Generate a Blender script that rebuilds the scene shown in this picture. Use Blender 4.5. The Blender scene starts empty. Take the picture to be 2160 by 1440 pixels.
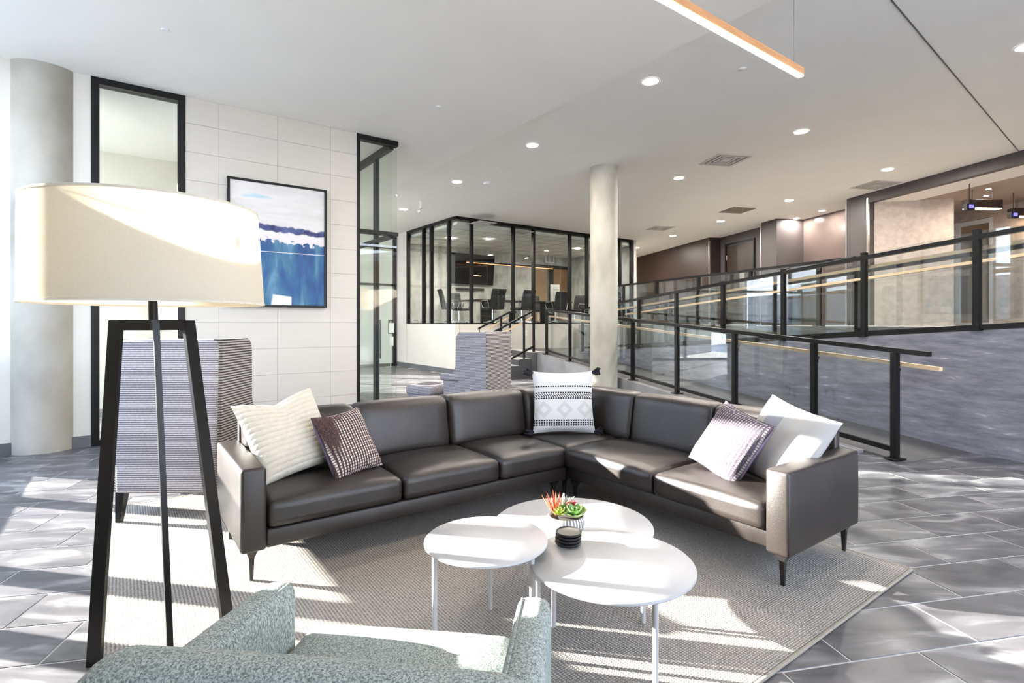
import bpy, bmesh, math, random
from mathutils import Vector, Matrix, Euler
random.seed(7)
C = bpy.context.scene.collection
sc = bpy.context.scene
R = math.radians

# ------------------------------------------------------------------ camera
cam_d = bpy.data.cameras.new('camera'); cam = bpy.data.objects.new('camera', cam_d); C.objects.link(cam)
F_PX, EYE = 1130.0, 1.30
cam_d.sensor_width = 36.0; cam_d.lens = F_PX / 2160 * 36.0
cam_d.shift_y = -39.0 / 2160; cam_d.clip_start = 0.05; cam_d.clip_end = 300
cam.location = (0, 0, EYE); cam.rotation_euler = (R(90), 0, 0)
sc.camera = cam
# ------------------------------------------------------------------ world, sun, exposure
SUN_EL = R(15.8)
SUN_DIR = Vector((0.9806 * math.cos(SUN_EL), -0.1961 * math.cos(SUN_EL), -math.sin(SUN_EL)))
world = bpy.data.worlds.new('sky'); sc.world = world; world.use_nodes = True
wn = world.node_tree.nodes; wl = world.node_tree.links; wn.clear()
wo = wn.new('ShaderNodeOutputWorld'); wb = wn.new('ShaderNodeBackground')
wtc = wn.new('ShaderNodeTexCoord'); wsx = wn.new('ShaderNodeSeparateXYZ'); wr = wn.new('ShaderNodeValToRGB')
wr.color_ramp.elements[0].position = 0.0; wr.color_ramp.elements[0].color = (0.86, 0.91, 1.0, 1)
wr.color_ramp.elements[1].position = 0.6; wr.color_ramp.elements[1].color = (0.58, 0.73, 1.0, 1)
wl.new(wtc.outputs['Generated'], wsx.inputs[0]); wl.new(wsx.outputs['Z'], wr.inputs[0]); wl.new(wr.outputs[0], wb.inputs[0])
wb.inputs[1].default_value = 6.2; wl.new(wb.outputs[0], wo.inputs[0])
sun_d = bpy.data.lights.new('sun', 'SUN'); sun_d.energy = 38.0; sun_d.angle = R(0.6); sun_d.color = (1.0, 0.95, 0.87)
sun = bpy.data.objects.new('sun', sun_d); C.objects.link(sun); sun.location = (-20, 6, 12)
sun.rotation_euler = SUN_DIR.to_track_quat('-Z', 'Y').to_euler()
sc.view_settings.view_transform = 'Standard'; sc.view_settings.look = 'None'
sc.view_settings.gamma = 1.0; sc.view_settings.use_curve_mapping = False
sc.view_settings.exposure = 0.78
sc.cycles.max_bounces = 10; sc.cycles.diffuse_bounces = 6; sc.cycles.glossy_bounces = 4
sc.cycles.transmission_bounces = 6; sc.cycles.transparent_max_bounces = 24
sc.cycles.sample_clamp_indirect = 8.0
sc.cycles.caustics_reflective = False; sc.cycles.caustics_refractive = False

# ------------------------------------------------------------------ frames: NM = lounge / walls, QR = ramp, ST = floor tiles / back wall
A_NM, A_QR, A_ST = math.atan2(.59, .807), math.atan2(.363, .932), math.atan2(.2018, .9794)
def fr(ang, x, y, z=0.0):
    c, s = math.cos(ang), math.sin(ang)
    return Vector((c * x - s * y, s * x + c * y, z))
def NM(a, b, z=0.0): return fr(A_NM, a, b, z)
def QR(q, r, z=0.0): return fr(A_QR, q, r, z)
def ST(s, t, z=0.0): return fr(A_ST, s, t, z)
def inv(ang, v):
    c, s = math.cos(ang), math.sin(ang)
    return (c * v[0] + s * v[1], -s * v[0] + c * v[1])

# ------------------------------------------------------------------ materials
MATS = {}
def nodes_of(name):
    m = bpy.data.materials.new(name); m.use_nodes = True
    n = m.node_tree.nodes; l = m.node_tree.links
    return m, n, l, n['Principled BSDF'], n['Material Output']
def col4(c): return (c[0], c[1], c[2], 1)
def pmat(name, col, rough=.5, metal=0., var=0., scale=4., bump=0., bscale=150., spec=.5, col2=None, detail=4., stretch=(1, 1, 1)):
    m, n, l, p, o = nodes_of(name)
    p.inputs['Roughness'].default_value = rough; p.inputs['Metallic'].default_value = metal
    p.inputs['Specular IOR Level'].default_value = spec
    p.inputs['Base Color'].default_value = col4(col)
    tc = n.new('ShaderNodeTexCoord'); mp = n.new('ShaderNodeMapping'); mp.inputs['Scale'].default_value = stretch
    l.new(tc.outputs['Object'], mp.inputs[0])
    if var or col2:
        nz = n.new('ShaderNodeTexNoise'); nz.inputs['Scale'].default_value = scale; nz.inputs['Detail'].default_value = detail
        l.new(mp.outputs[0], nz.inputs[0])
        rp = n.new('ShaderNodeValToRGB'); rp.color_ramp.elements[0].position = .32; rp.color_ramp.elements[1].position = .68
        rp.color_ramp.elements[0].color = col4([max(0, x * (1 - var)) for x in col])
        rp.color_ramp.elements[1].color = col4(col2 if col2 else [min(1, x * (1 + var)) for x in col])
        l.new(nz.outputs['Fac'], rp.inputs[0]); l.new(rp.outputs[0], p.inputs['Base Color'])
    if bump:
        nb = n.new('ShaderNodeTexNoise'); nb.inputs['Scale'].default_value = bscale; nb.inputs['Detail'].default_value = 3
        l.new(mp.outputs[0], nb.inputs[0])
        bp = n.new('ShaderNodeBump'); bp.inputs['Strength'].default_value = bump; bp.inputs['Distance'].default_value = .003
        l.new(nb.outputs['Fac'], bp.inputs['Height']); l.new(bp.outputs[0], p.inputs['Normal'])
    MATS[name] = m
    return m
def glassmat(name, tint, ior=1.45, rough=0.0, refl=1.0):
    m, n, l, p, o = nodes_of(name); n.remove(p)
    t = n.new('ShaderNodeBsdfTransparent'); t.inputs[0].default_value = col4(tint)
    g = n.new('ShaderNodeBsdfGlossy'); g.inputs['Roughness'].default_value = rough; g.inputs[0].default_value = col4((refl,) * 3)
    # Schlick reflectance that is the same on both faces of a pane
    lw = n.new('ShaderNodeLayerWeight'); lw.inputs['Blend'].default_value = .5
    pw = n.new('ShaderNodeMath'); pw.operation = 'POWER'; pw.inputs[1].default_value = 5.0; l.new(lw.outputs['Facing'], pw.inputs[0])
    f0 = ((ior - 1) / (ior + 1)) ** 2
    f = n.new('ShaderNodeMath'); f.operation = 'MULTIPLY_ADD'; f.inputs[1].default_value = 1 - f0; f.inputs[2].default_value = f0; l.new(pw.outputs[0], f.inputs[0])
    x = n.new('ShaderNodeMixShader'); l.new(f.outputs[0], x.inputs[0]); l.new(t.outputs[0], x.inputs[1]); l.new(g.outputs[0], x.inputs[2])
    l.new(x.outputs[0], o.inputs[0]); MATS[name] = m; return m
def emit(name, col, strength):
    m, n, l, p, o = nodes_of(name); n.remove(p)
    e = n.new('ShaderNodeEmission'); e.inputs[0].default_value = col4(col); e.inputs[1].default_value = strength
    l.new(e.outputs[0], o.inputs[0]); MATS[name] = m; return m

pmat('ceiling_paint_shaded', (.86, .835, .775), .9, var=.015, scale=1.5)  # high ceiling: shade past the step put into a greyer tone
pmat('ceiling_paint', (.90, .87, .80), .9, var=.015, scale=1.5)
pmat('wall_paint', (.68, .655, .59), .85, var=.02, scale=1.5)
pmat('tile_white', (.64, .595, .525), .45, var=.02, scale=9, bump=.05, bscale=40, stretch=(.4, .4, 2.5))
pmat('tile_joint', (.53, .49, .43), .9, var=.03, scale=20)
pmat('base_grey', (.12, .125, .13), .6, var=.06, scale=8)
pmat('black_metal', (.0032, .003, .003), .42, spec=.3, var=.1, scale=12)
pmat('lamp_black', (.003, .0027, .0027), .36, spec=.35, var=.1, scale=12)
pmat('dark_bronze', (.018, .016, .015), .4, var=.1, scale=10)
pmat('concrete', (.37, .35, .29), .8, var=.16, scale=2.2, bump=.25, bscale=22, col2=(.50, .475, .41), detail=8, stretch=(1, 1, .55))
pmat('leather', (.022, .017, .0152), .33, var=.28, scale=5, bump=.35, bscale=420, spec=.55)
pmat('leather_seam', (.030, .026, .026), .5, var=.1, scale=10)
pmat('leg_metal', (.05, .045, .042), .3, metal=.7, var=.1, scale=12)
pmat('table_white', (.43, .425, .43), .42, var=.02, scale=5)
pmat('wood_rail', (.72, .53, .33), .45, var=.10, scale=6, stretch=(14, 1, 14))
pmat('copper_wood', (.62, .30, .13), .4, var=.12, scale=6, stretch=(1, 12, 12))
pmat('ramp_floor', (.085, .083, .085), .6, var=.15, scale=5, bump=.1, bscale=60)
pmat('step_tile', (.55, .54, .52), .6, var=.12, scale=4, stretch=(1, 4, 1))
pmat('stair_side', (.055, .055, .06), .55, var=.12, scale=4)
pmat('curb_grey', (.24, .24, .25), .6, var=.2, scale=2.5, detail=6)
pmat('brown_wall', (.034, .020, .017), .45, var=.06, scale=2)
pmat('taupe_wall', (.060, .050, .050), .5, var=.05, scale=2)
pmat('gloss_taupe', (.11, .085, .077), .16, var=.05, scale=2)
pmat('dark_wood', (.026, .014, .009), .4, var=.25, scale=5, stretch=(6, 6, .5))
pmat('beige_texture', (.52, .44, .38), .8, var=.14, scale=9, bump=.4, bscale=22, detail=8)
pmat('tan_ceiling', (.42, .34, .28), .8, var=.05, scale=3)
pmat('tan_wall', (.62, .44, .28), .8, var=.05, scale=3)
pmat('conf_concrete', (.42, .41, .38), .75, var=.25, scale=3.5, bump=.4, bscale=14, detail=9, col2=(.55, .54, .51), stretch=(1, 1, .7))
pmat('conf_carpet', (.10, .10, .105), .95, var=.2, scale=30)
pmat('wood_floor', (.42, .27, .16), .45, var=.2, scale=6, stretch=(8, 1, 1))
pmat('upper_tile', (.30, .285, .27), .5, var=.12, scale=3)
pmat('steel', (.62, .61, .60), .28, metal=1., var=.06, scale=20)
pmat('brass', (.55, .42, .22), .3, metal=1., var=.06, scale=20)
pmat('chrome', (.8, .8, .82), .12, metal=1., var=.03, scale=20)
pmat('white_plastic', (.82, .82, .81), .45, var=.02, scale=8)
pmat('black_plastic', (.014, .014, .015), .45, var=.1, scale=15)
pmat('mesh_black', (.018, .018, .019), .7, var=.2, scale=60)
pmat('screen_black', (.004, .004, .005), .08, var=.1, scale=4)
pmat('vent_dark', (.13, .12, .11), .7, var=.1, scale=15)
pmat('vent_metal', (.56, .54, .50), .5, var=.04, scale=12)
pmat('vent_brown', (.20, .165, .13), .6, var=.05, scale=12)
pmat('pillow_cream', (.62, .575, .49), .95, var=.05, scale=40, bump=.3, bscale=260)
pmat('pillow_white', (.64, .63, .615), .95, var=.04, scale=40, bump=.3, bscale=260)
pmat('pillow_plum', (.13, .095, .16), .9, var=.15, scale=40, bump=.3, bscale=200)
pmat('tassel_black', (.010, .010, .016), .9, var=.3, scale=80)
pmat('coaster_dark', (.016, .015, .016), .42, var=.15, scale=20)
pmat('coaster_leather', (.12, .115, .095), .35, var=.12, scale=20)
pmat('pot_stripe_a', (.72, .71, .70), .7, var=.1, scale=30)
pmat('soil', (.03, .022, .016), .95, var=.4, scale=90)
pmat('succulent_green', (.10, .26, .045), .45, var=.25, scale=30, col2=(.30, .47, .16))
pmat('succulent_lime', (.20, .27, .03), .45, var=.2, scale=30, col2=(.42, .48, .10))
pmat('succulent_red', (.30, .015, .02), .5, var=.3, scale=40)
pmat('succulent_dark', (.05, .09, .03), .5, var=.3, scale=40, col2=(.55, .62, .45))
pmat('spike_orange', (.60, .065, .008), .5, var=.15, scale=40, col2=(.75, .20, .10))
pmat('exterior_paving', (.52, .52, .52), .9, var=.12, scale=.6)
pmat('wire_steel', (.30, .29, .28), .4, metal=.6, var=.05, scale=20)
pmat('sign_white', (.80, .78, .74), .6, var=.02, scale=9)
pmat('print_grey', (.42, .41, .40), .7, var=.05, scale=9)
glassmat('glass_clear', (.94, .965, .95))
glassmat('glass_guard', (.90, .925, .93), ior=1.6)
glassmat('glass_window', (.97, .98, .98), ior=1.35)
emit('downlight_glow', (1.0, .92, .83), 850.0)
emit('bar_glow', (1.0, .84, .66), 45.0)
emit('warm_glow', (1.0, .66, .38), 20.0)
emit('red_glow', (1.0, .30, .12), 2.5)
emit('blue_glow', (.12, .10, 1.0), 2.2)
emit('bulb_glow', (1.0, .80, .55), 16.0)

def slate():
    m, n, l, p, o = nodes_of('slate')
    tc = n.new('ShaderNodeTexCoord'); oi = n.new('ShaderNodeObjectInfo'); ad = n.new('ShaderNodeVectorMath'); ad.operation = 'ADD'
    sh = n.new('ShaderNodeVectorMath'); sh.operation = 'SCALE'; sh.inputs['Scale'].default_value = 9.0
    geo = n.new('ShaderNodeNewGeometry')
    cx = n.new('ShaderNodeCombineXYZ'); l.new(oi.outputs['Random'], cx.inputs[0]); l.new(oi.outputs['Random'], cx.inputs[1])
    l.new(cx.outputs[0], sh.inputs[0]); l.new(geo.outputs['Position'], ad.inputs[0]); l.new(sh.outputs[0], ad.inputs[1])
    mp = n.new('ShaderNodeMapping'); mp.inputs['Scale'].default_value = (1.4, 4.5, 1); mp.inputs['Rotation'].default_value = (0, 0, R(-14))
    l.new(ad.outputs[0], mp.inputs[0])
    nz = n.new('ShaderNodeTexNoise'); nz.inputs['Scale'].default_value = 1.5; nz.inputs['Detail'].default_value = 9; nz.inputs['Distortion'].default_value = 1.2
    l.new(mp.outputs[0], nz.inputs[0])
    rp = n.new('ShaderNodeValToRGB'); e = rp.color_ramp.elements
    e[0].position = .30; e[0].color = (.050, .050, .058, 1); e[1].position = .74; e[1].color = (.30, .295, .30, 1)
    e2 = rp.color_ramp.elements.new(.55); e2.color = (.112, .108, .117, 1)
    l.new(nz.outputs['Fac'], rp.inputs[0])
    hs = n.new('ShaderNodeHueSaturation'); mr = n.new('ShaderNodeMapRange'); mr.inputs['To Min'].default_value = .8; mr.inputs['To Max'].default_value = 1.25
    l.new(oi.outputs['Random'], mr.inputs[0]); l.new(mr.outputs[0], hs.inputs['Value']); l.new(rp.outputs[0], hs.inputs['Color'])
    l.new(hs.outputs[0], p.inputs['Base Color']); p.inputs['Roughness'].default_value = .36
    bp = n.new('ShaderNodeBump'); bp.inputs['Strength'].default_value = .2; bp.inputs['Distance'].default_value = .004
    l.new(nz.outputs['Fac'], bp.inputs['Height']); l.new(bp.outputs[0], p.inputs['Normal'])
    MATS['slate'] = m
slate()
pmat('grout', (.50, .49, .47), .9, var=.06, scale=10)

def rug_mat():
    m, n, l, p, o = nodes_of('rug_weave')
    tc = n.new('ShaderNodeTexCoord')
    w1 = n.new('ShaderNodeTexWave'); w1.bands_direction = 'X'; w1.inputs['Scale'].default_value = 22; w1.inputs['Distortion'].default_value = .6; w1.inputs['Detail Scale'].default_value = 6
    w2 = n.new('ShaderNodeTexWave'); w2.bands_direction = 'Y'; w2.inputs['Scale'].default_value = 30; w2.inputs['Distortion'].default_value = .6; w2.inputs['Detail Scale'].default_value = 6
    l.new(tc.outputs['Object'], w1.inputs[0]); l.new(tc.outputs['Object'], w2.inputs[0])
    mx = n.new('ShaderNodeMath'); mx.operation = 'MULTIPLY'; l.new(w1.outputs['Fac'], mx.inputs[0]); l.new(w2.outputs['Fac'], mx.inputs[1])
    nz = n.new('ShaderNodeTexNoise'); nz.inputs['Scale'].default_value = 120; l.new(tc.outputs['Object'], nz.inputs[0])
    ad = n.new('ShaderNodeMath'); ad.operation = 'MULTIPLY_ADD'; ad.inputs[1].default_value = .6
    l.new(mx.outputs[0], ad.inputs[0]); 
    ml = n.new('ShaderNodeMath'); ml.operation = 'MULTIPLY'; ml.inputs[1].default_value = .55; l.new(nz.outputs['Fac'], ml.inputs[0]); l.new(ml.outputs[0], ad.inputs[2])
    rp = n.new('ShaderNodeValToRGB'); e = rp.color_ramp.elements
    e[0].position = .12; e[0].color = (.105, .10, .097, 1); e[1].position = .7; e[1].color = (.54, .495, .44, 1)
    e2 = e.new(.4); e2.color = (.31, .285, .26, 1)
    l.new(ad.outputs[0], rp.inputs[0]); l.new(rp.outputs[0], p.inputs['Base Color']); p.inputs['Roughness'].default_value = .98
    p.inputs['Specular IOR Level'].default_value = .1
    bp = n.new('ShaderNodeBump'); bp.inputs['Strength'].default_value = .6; bp.inputs['Distance'].default_value = .005
    l.new(ad.outputs[0], bp.inputs['Height']); l.new(bp.outputs[0], p.inputs['Normal'])
    MATS['rug_weave'] = m
rug_mat()
pmat('rug_binding', (.30, .265, .215), .95, var=.1, scale=40)

def stripe_mat(name, c1, c2, scale, direction='Z', c3=None, thr=(.35, .6), scale2=60):
    m, n, l, p, o = nodes_of(name)
    tc = n.new('ShaderNodeTexCoord')
    w = n.new('ShaderNodeTexWave'); w.bands_direction = direction; w.inputs['Scale'].default_value = scale
    w.inputs['Distortion'].default_value = .5; w.inputs['Detail'].default_value = 2; w.inputs['Detail Scale'].default_value = 8
    l.new(tc.outputs['Object'], w.inputs[0])
    rp = n.new('ShaderNodeValToRGB'); e = rp.color_ramp.elements
    e[0].position = thr[0]; e[0].color = col4(c1); e[1].position = thr[1]; e[1].color = col4(c2)
    l.new(w.outputs['Fac'], rp.inputs[0])
    nz = n.new('ShaderNodeTexNoise'); nz.inputs['Scale'].default_value = scale2; nz.inputs['Detail'].default_value = 2; l.new(tc.outputs['Object'], nz.inputs[0])
    hs = n.new('ShaderNodeHueSaturation'); mr = n.new('ShaderNodeMapRange'); mr.inputs['To Min'].default_value = .7; mr.inputs['To Max'].default_value = 1.3
    l.new(nz.outputs['Fac'], mr.inputs[0]); l.new(mr.outputs[0], hs.inputs['Value']); l.new(rp.outputs[0], hs.inputs['Color'])
    l.new(hs.outputs[0], p.inputs['Base Color']); p.inputs['Roughness'].default_value = .95; p.inputs['Specular IOR Level'].default_value = .15
    bp = n.new('ShaderNodeBump'); bp.inputs['Strength'].default_value = .4; bp.inputs['Distance'].default_value = .003
    l.new(w.outputs['Fac'], bp.inputs['Height']); l.new(bp.outputs[0], p.inputs['Normal'])
    MATS[name] = m
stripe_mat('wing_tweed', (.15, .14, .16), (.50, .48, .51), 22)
stripe_mat('wing_tweed_shaded', (.05, .047, .047), (.40, .375, .36), 18)  # darker copy of the same tweed: shade put into its colour
def knit_mat(name, ground, thread, scale, patch_lo, patch_hi):
    """chunky knit: rows of pale stitches that come and go over a darker ground"""
    m, n, l, p, o = nodes_of(name)
    tc = n.new('ShaderNodeTexCoord')
    w = n.new('ShaderNodeTexWave'); w.bands_direction = 'X'; w.inputs['Scale'].default_value = scale; w.inputs['Distortion'].default_value = 1.0; w.inputs['Detail Scale'].default_value = 1.5
    d = n.new('ShaderNodeTexWave'); d.bands_direction = 'Z'; d.inputs['Scale'].default_value = scale * 1.2; d.inputs['Distortion'].default_value = .8
    z = n.new('ShaderNodeTexNoise'); z.inputs['Scale'].default_value = 6.0; z.inputs['Detail'].default_value = 2
    f = n.new('ShaderNodeTexNoise'); f.inputs['Scale'].default_value = 160.0
    mp = n.new('ShaderNodeMapping'); mp.inputs['Scale'].default_value = (1, 1, .45); l.new(tc.outputs['Object'], mp.inputs[0])
    for q in (w, d, f): l.new(tc.outputs['Object'], q.inputs[0])
    l.new(mp.outputs[0], z.inputs[0])
    def rng(v, a, b):
        q = n.new('ShaderNodeMapRange'); q.inputs[1].default_value = a; q.inputs[2].default_value = b; l.new(v, q.inputs[0]); return q.outputs[0]
    def mul(a, b):
        q = n.new('ShaderNodeMath'); q.operation = 'MULTIPLY'; l.new(a, q.inputs[0]); l.new(b, q.inputs[1]); return q.outputs[0]
    t = mul(mul(rng(w.outputs['Fac'], .50, .72), rng(d.outputs['Fac'], .08, .30)), rng(z.outputs['Fac'], patch_lo, patch_hi))
    g = n.new('ShaderNodeValToRGB'); g.color_ramp.elements[0].position = .35; g.color_ramp.elements[1].position = .65
    g.color_ramp.elements[0].color = col4([c * .55 for c in ground]); g.color_ramp.elements[1].color = col4([c * 1.6 for c in ground]); l.new(f.outputs['Fac'], g.inputs[0])
    x = n.new('ShaderNodeMix'); x.data_type = 'RGBA'; l.new(t, x.inputs[0]); l.new(g.outputs[0], x.inputs[6]); x.inputs[7].default_value = col4(thread)
    l.new(x.outputs[2], p.inputs['Base Color']); p.inputs['Roughness'].default_value = .95; p.inputs['Specular IOR Level'].default_value = .15
    bp = n.new('ShaderNodeBump'); bp.inputs['Strength'].default_value = .5; bp.inputs['Distance'].default_value = .004; l.new(t, bp.inputs['Height']); l.new(bp.outputs[0], p.inputs['Normal'])
    MATS[name] = m
knit_mat('knit_plum', (.070, .042, .040), (.66, .60, .56), 17, .42, .50)
knit_mat('knit_pale', (.085, .066, .09), (.36, .33, .32), 17, .25, .40)
stripe_mat('pot_stripe', (.11, .105, .11), (.78, .77, .76), 1, 'X')
stripe_mat('louver', (.12, .115, .11), (.62, .60, .57), 12, 'X')

def heather(name, c1, c2):
    m, n, l, p, o = nodes_of(name)
    tc = n.new('ShaderNodeTexCoord'); mp = n.new('ShaderNodeMapping'); mp.inputs['Scale'].default_value = (1, 1, .45); l.new(tc.outputs['Object'], mp.inputs[0])
    nz = n.new('ShaderNodeTexNoise'); nz.inputs['Scale'].default_value = 260; nz.inputs['Detail'].default_value = 4; nz.inputs['Distortion'].default_value = .8
    l.new(mp.outputs[0], nz.inputs[0])
    rp = n.new('ShaderNodeValToRGB'); e = rp.color_ramp.elements
    e[0].position = .38; e[0].color = col4(c1); e[1].position = .62; e[1].color = col4(c2)
    l.new(nz.outputs['Fac'], rp.inputs[0]); l.new(rp.outputs[0], p.inputs['Base Color'])
    p.inputs['Roughness'].default_value = .95; p.inputs['Specular IOR Level'].default_value = .15
    bp = n.new('ShaderNodeBump'); bp.inputs['Strength'].default_value = .35; bp.inputs['Distance'].default_value = .002
    l.new(nz.outputs['Fac'], bp.inputs['Height']); l.new(bp.outputs[0], p.inputs['Normal'])
    MATS[name] = m
heather('sage_heather', (.125, .150, .150), (.43, .475, .455))

def shade_mat():
    m, n, l, p, o = nodes_of('shade_linen'); n.remove(p)
    tc = n.new('ShaderNodeTexCoord'); nz = n.new('ShaderNodeTexNoise'); nz.inputs['Scale'].default_value = 220; l.new(tc.outputs['Object'], nz.inputs[0])
    rp = n.new('ShaderNodeValToRGB'); rp.color_ramp.elements[0].color = (.70, .655, .56, 1); rp.color_ramp.elements[1].color = (.80, .76, .67, 1)
    l.new(nz.outputs['Fac'], rp.inputs[0])
    d = n.new('ShaderNodeBsdfDiffuse'); t = n.new('ShaderNodeBsdfTranslucent'); x = n.new('ShaderNodeMixShader'); x.inputs[0].default_value = .42
    l.new(rp.outputs[0], d.inputs[0]); l.new(rp.outputs[0], t.inputs[0]); l.new(d.outputs[0], x.inputs[1]); l.new(t.outputs[0], x.inputs[2])
    l.new(x.outputs[0], o.inputs[0]); MATS['shade_linen'] = m
shade_mat()

def painting_mat():
    # local x in 0..1.13 (width), local z in 0..1.51 (height)
    m, n, l, p, o = nodes_of('abstract_seascape')
    tc = n.new('ShaderNodeTexCoord'); sx = n.new('ShaderNodeSeparateXYZ'); l.new(tc.outputs['Object'], sx.inputs[0])
    def noise(scale, detail, stretch, dist=0):
        mp = n.new('ShaderNodeMapping'); mp.inputs['Scale'].default_value = stretch; l.new(tc.outputs['Object'], mp.inputs[0])
        z = n.new('ShaderNodeTexNoise'); z.inputs['Scale'].default_value = scale; z.inputs['Detail'].default_value = detail; z.inputs['Distortion'].default_value = dist
        l.new(mp.outputs[0], z.inputs[0]); return z.outputs['Fac']
    def math2(op, a, b):
        q = n.new('ShaderNodeMath'); q.operation = op
        for i, v in enumerate((a, b)):
            if isinstance(v, (int, float)): q.inputs[i].default_value = v
            else: l.new(v, q.inputs[i])
        return q.outputs[0]
    def ramp(f, stops):
        r = n.new('ShaderNodeValToRGB'); e = r.color_ramp.elements
        e[0].position, e[0].color = stops[0][0], col4(stops[0][1]); e[1].position, e[1].color = stops[1][0], col4(stops[1][1])
        for s in stops[2:]:
            k = e.new(s[0]); k.color = col4(s[1])
        l.new(f, r.inputs[0]); return r.outputs[0]
    def mix(f, a, b):
        q = n.new('ShaderNodeMix'); q.data_type = 'RGBA'
        if isinstance(f, (int, float)): q.inputs[0].default_value = f
        else: l.new(f, q.inputs[0])
        l.new(a, q.inputs[6]); l.new(b, q.inputs[7]); return q.outputs[2]
    z = sx.outputs['Z']; x = sx.outputs['X']
    rough1 = math2('MULTIPLY', math2('SUBTRACT', noise(11, 9, (1, 1, 1.2)), .5), .30)
    big = math2('MULTIPLY', math2('SUBTRACT', noise(1.6, 2, (1, 1, 0.2)), .5), .22)
    sky = ramp(noise(2.2, 4, (.6, 1, 3.0), .6), [(.3, (.66, .64, .62)), (.62, (.80, .77, .75)), (.72, (.50, .66, .72))])
    sea = ramp(noise(3.0, 6, (2.2, 1, .5), .7), [(.28, (.012, .055, .19)), (.70, (.12, .27, .44)), (.45, (.022, .105, .27)), (.58, (.05, .17, .28))])
    navy = ramp(noise(9, 6, (1, 1, 1), .5), [(.35, (.02, .02, .10)), (.75, (.10, .14, .34))])
    foam = ramp(noise(8, 4, (1, 1, 1)), [(.3, (.76, .70, .72)), (.7, (.84, .80, .80))])
    def step(v, edge, soft):   # 1 when v > edge
        q = n.new('ShaderNodeMapRange'); l.new(v, q.inputs[0]); q.inputs[1].default_value = edge - soft; q.inputs[2].default_value = edge + soft
        return q.outputs[0]
    zz = math2('ADD', z, math2('MULTIPLY', big, .5)); zr = math2('ADD', zz, math2('MULTIPLY', rough1, .35)); zf = math2('ADD', zz, rough1)
    c = mix(step(zf, .80, .008), sea, foam)
    c = mix(step(zr, .915, .008), c, navy)
    c = mix(step(zr, .99, .010), c, sky)
    # thin white line low on the water and a pale block at the foot
    ln = math2('MULTIPLY', step(z, .655, .002), math2('SUBTRACT', 1.0, step(z, .662, .002)))
    c = mix(ln, c, foam)
    xb = math2('ADD', x, math2('MULTIPLY', z, -.15))
    blk = math2('MULTIPLY', math2('MULTIPLY', step(xb, .46, .01), math2('SUBTRACT', 1.0, step(x, .70, .004))), math2('SUBTRACT', 1.0, step(math2('ADD', z, math2('MULTIPLY', x, .12)), .19, .006)))
    pale = ramp(noise(5, 2, (1, 1, 3)), [(.3, (.74, .73, .68)), (.7, (.82, .81, .77))])
    c = mix(blk, c, pale)
    l.new(c, p.inputs['Base Color']); p.inputs['Roughness'].default_value = .55
    MATS['abstract_seascape'] = m
painting_mat()

def tribal_mat():
    # white cushion cloth with dashed black rows; local x -.5...5, z 0..1 scaled by cushion size
    m, n, l, p, o = nodes_of('white_dashed_cloth')
    tc = n.new('ShaderNodeTexCoord'); sx = n.new('ShaderNodeSeparateXYZ'); l.new(tc.outputs['Object'], sx.inputs[0])
    def M(op, a, b=0.0):
        q = n.new('ShaderNodeMath'); q.operation = op
        for i, v in enumerate((a, b)):
            if isinstance(v, (int, float)): q.inputs[i].default_value = v
            else: l.new(v, q.inputs[i])
        return q.outputs[0]
    x, z = sx.outputs['X'], sx.outputs['Z']
    dash = M('GREATER_THAN', M('FRACT', M('MULTIPLY', x, 52.0)), .30)
    tot = None
    for zc in (.118, .066, .022, -.150, -.168, -.186):
        band = M('LESS_THAN', M('ABSOLUTE', M('SUBTRACT', z, zc)), .0060)
        v = M('MULTIPLY', band, dash); tot = v if tot is None else M('MAXIMUM', tot, v)
    diag = M('GREATER_THAN', M('FRACT', M('MULTIPLY', M('ADD', x, M('MULTIPLY', z, .8)), 56.0)), .5)
    tot = M('MAXIMUM', tot, M('MULTIPLY', diag, M('LESS_THAN', M('ABSOLUTE', M('SUBTRACT', z, .044)), .0125)))
    # pale tufted lozenges
    px = M('SUBTRACT', M('FRACT', M('ADD', M('MULTIPLY', x, 6.2), .5)), .5)
    loz = M('ADD', M('ABSOLUTE', M('DIVIDE', px, 6.2)), M('ABSOLUTE', M('ADD', z, .065)))
    ring = M('MULTIPLY', M('LESS_THAN', loz, .068), M('GREATER_THAN', loz, .030))
    mx = n.new('ShaderNodeMix'); mx.data_type = 'RGBA'; l.new(ring, mx.inputs[0]); mx.inputs[6].default_value = (.65, .64, .635, 1); mx.inputs[7].default_value = (.55, .545, .52, 1)
    my = n.new('ShaderNodeMix'); my.data_type = 'RGBA'; l.new(tot, my.inputs[0]); l.new(mx.outputs[2], my.inputs[6]); my.inputs[7].default_value = (.008, .008, .012, 1)
    l.new(my.outputs[2], p.inputs['Base Color']); p.inputs['Roughness'].default_value = .95
    bp = n.new('ShaderNodeBump'); bp.inputs['Strength'].default_value = .5; bp.inputs['Distance'].default_value = .004
    l.new(ring, bp.inputs['Height']); l.new(bp.outputs[0], p.inputs['Normal'])
    MATS['white_dashed_cloth'] = m
tribal_mat()
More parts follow.
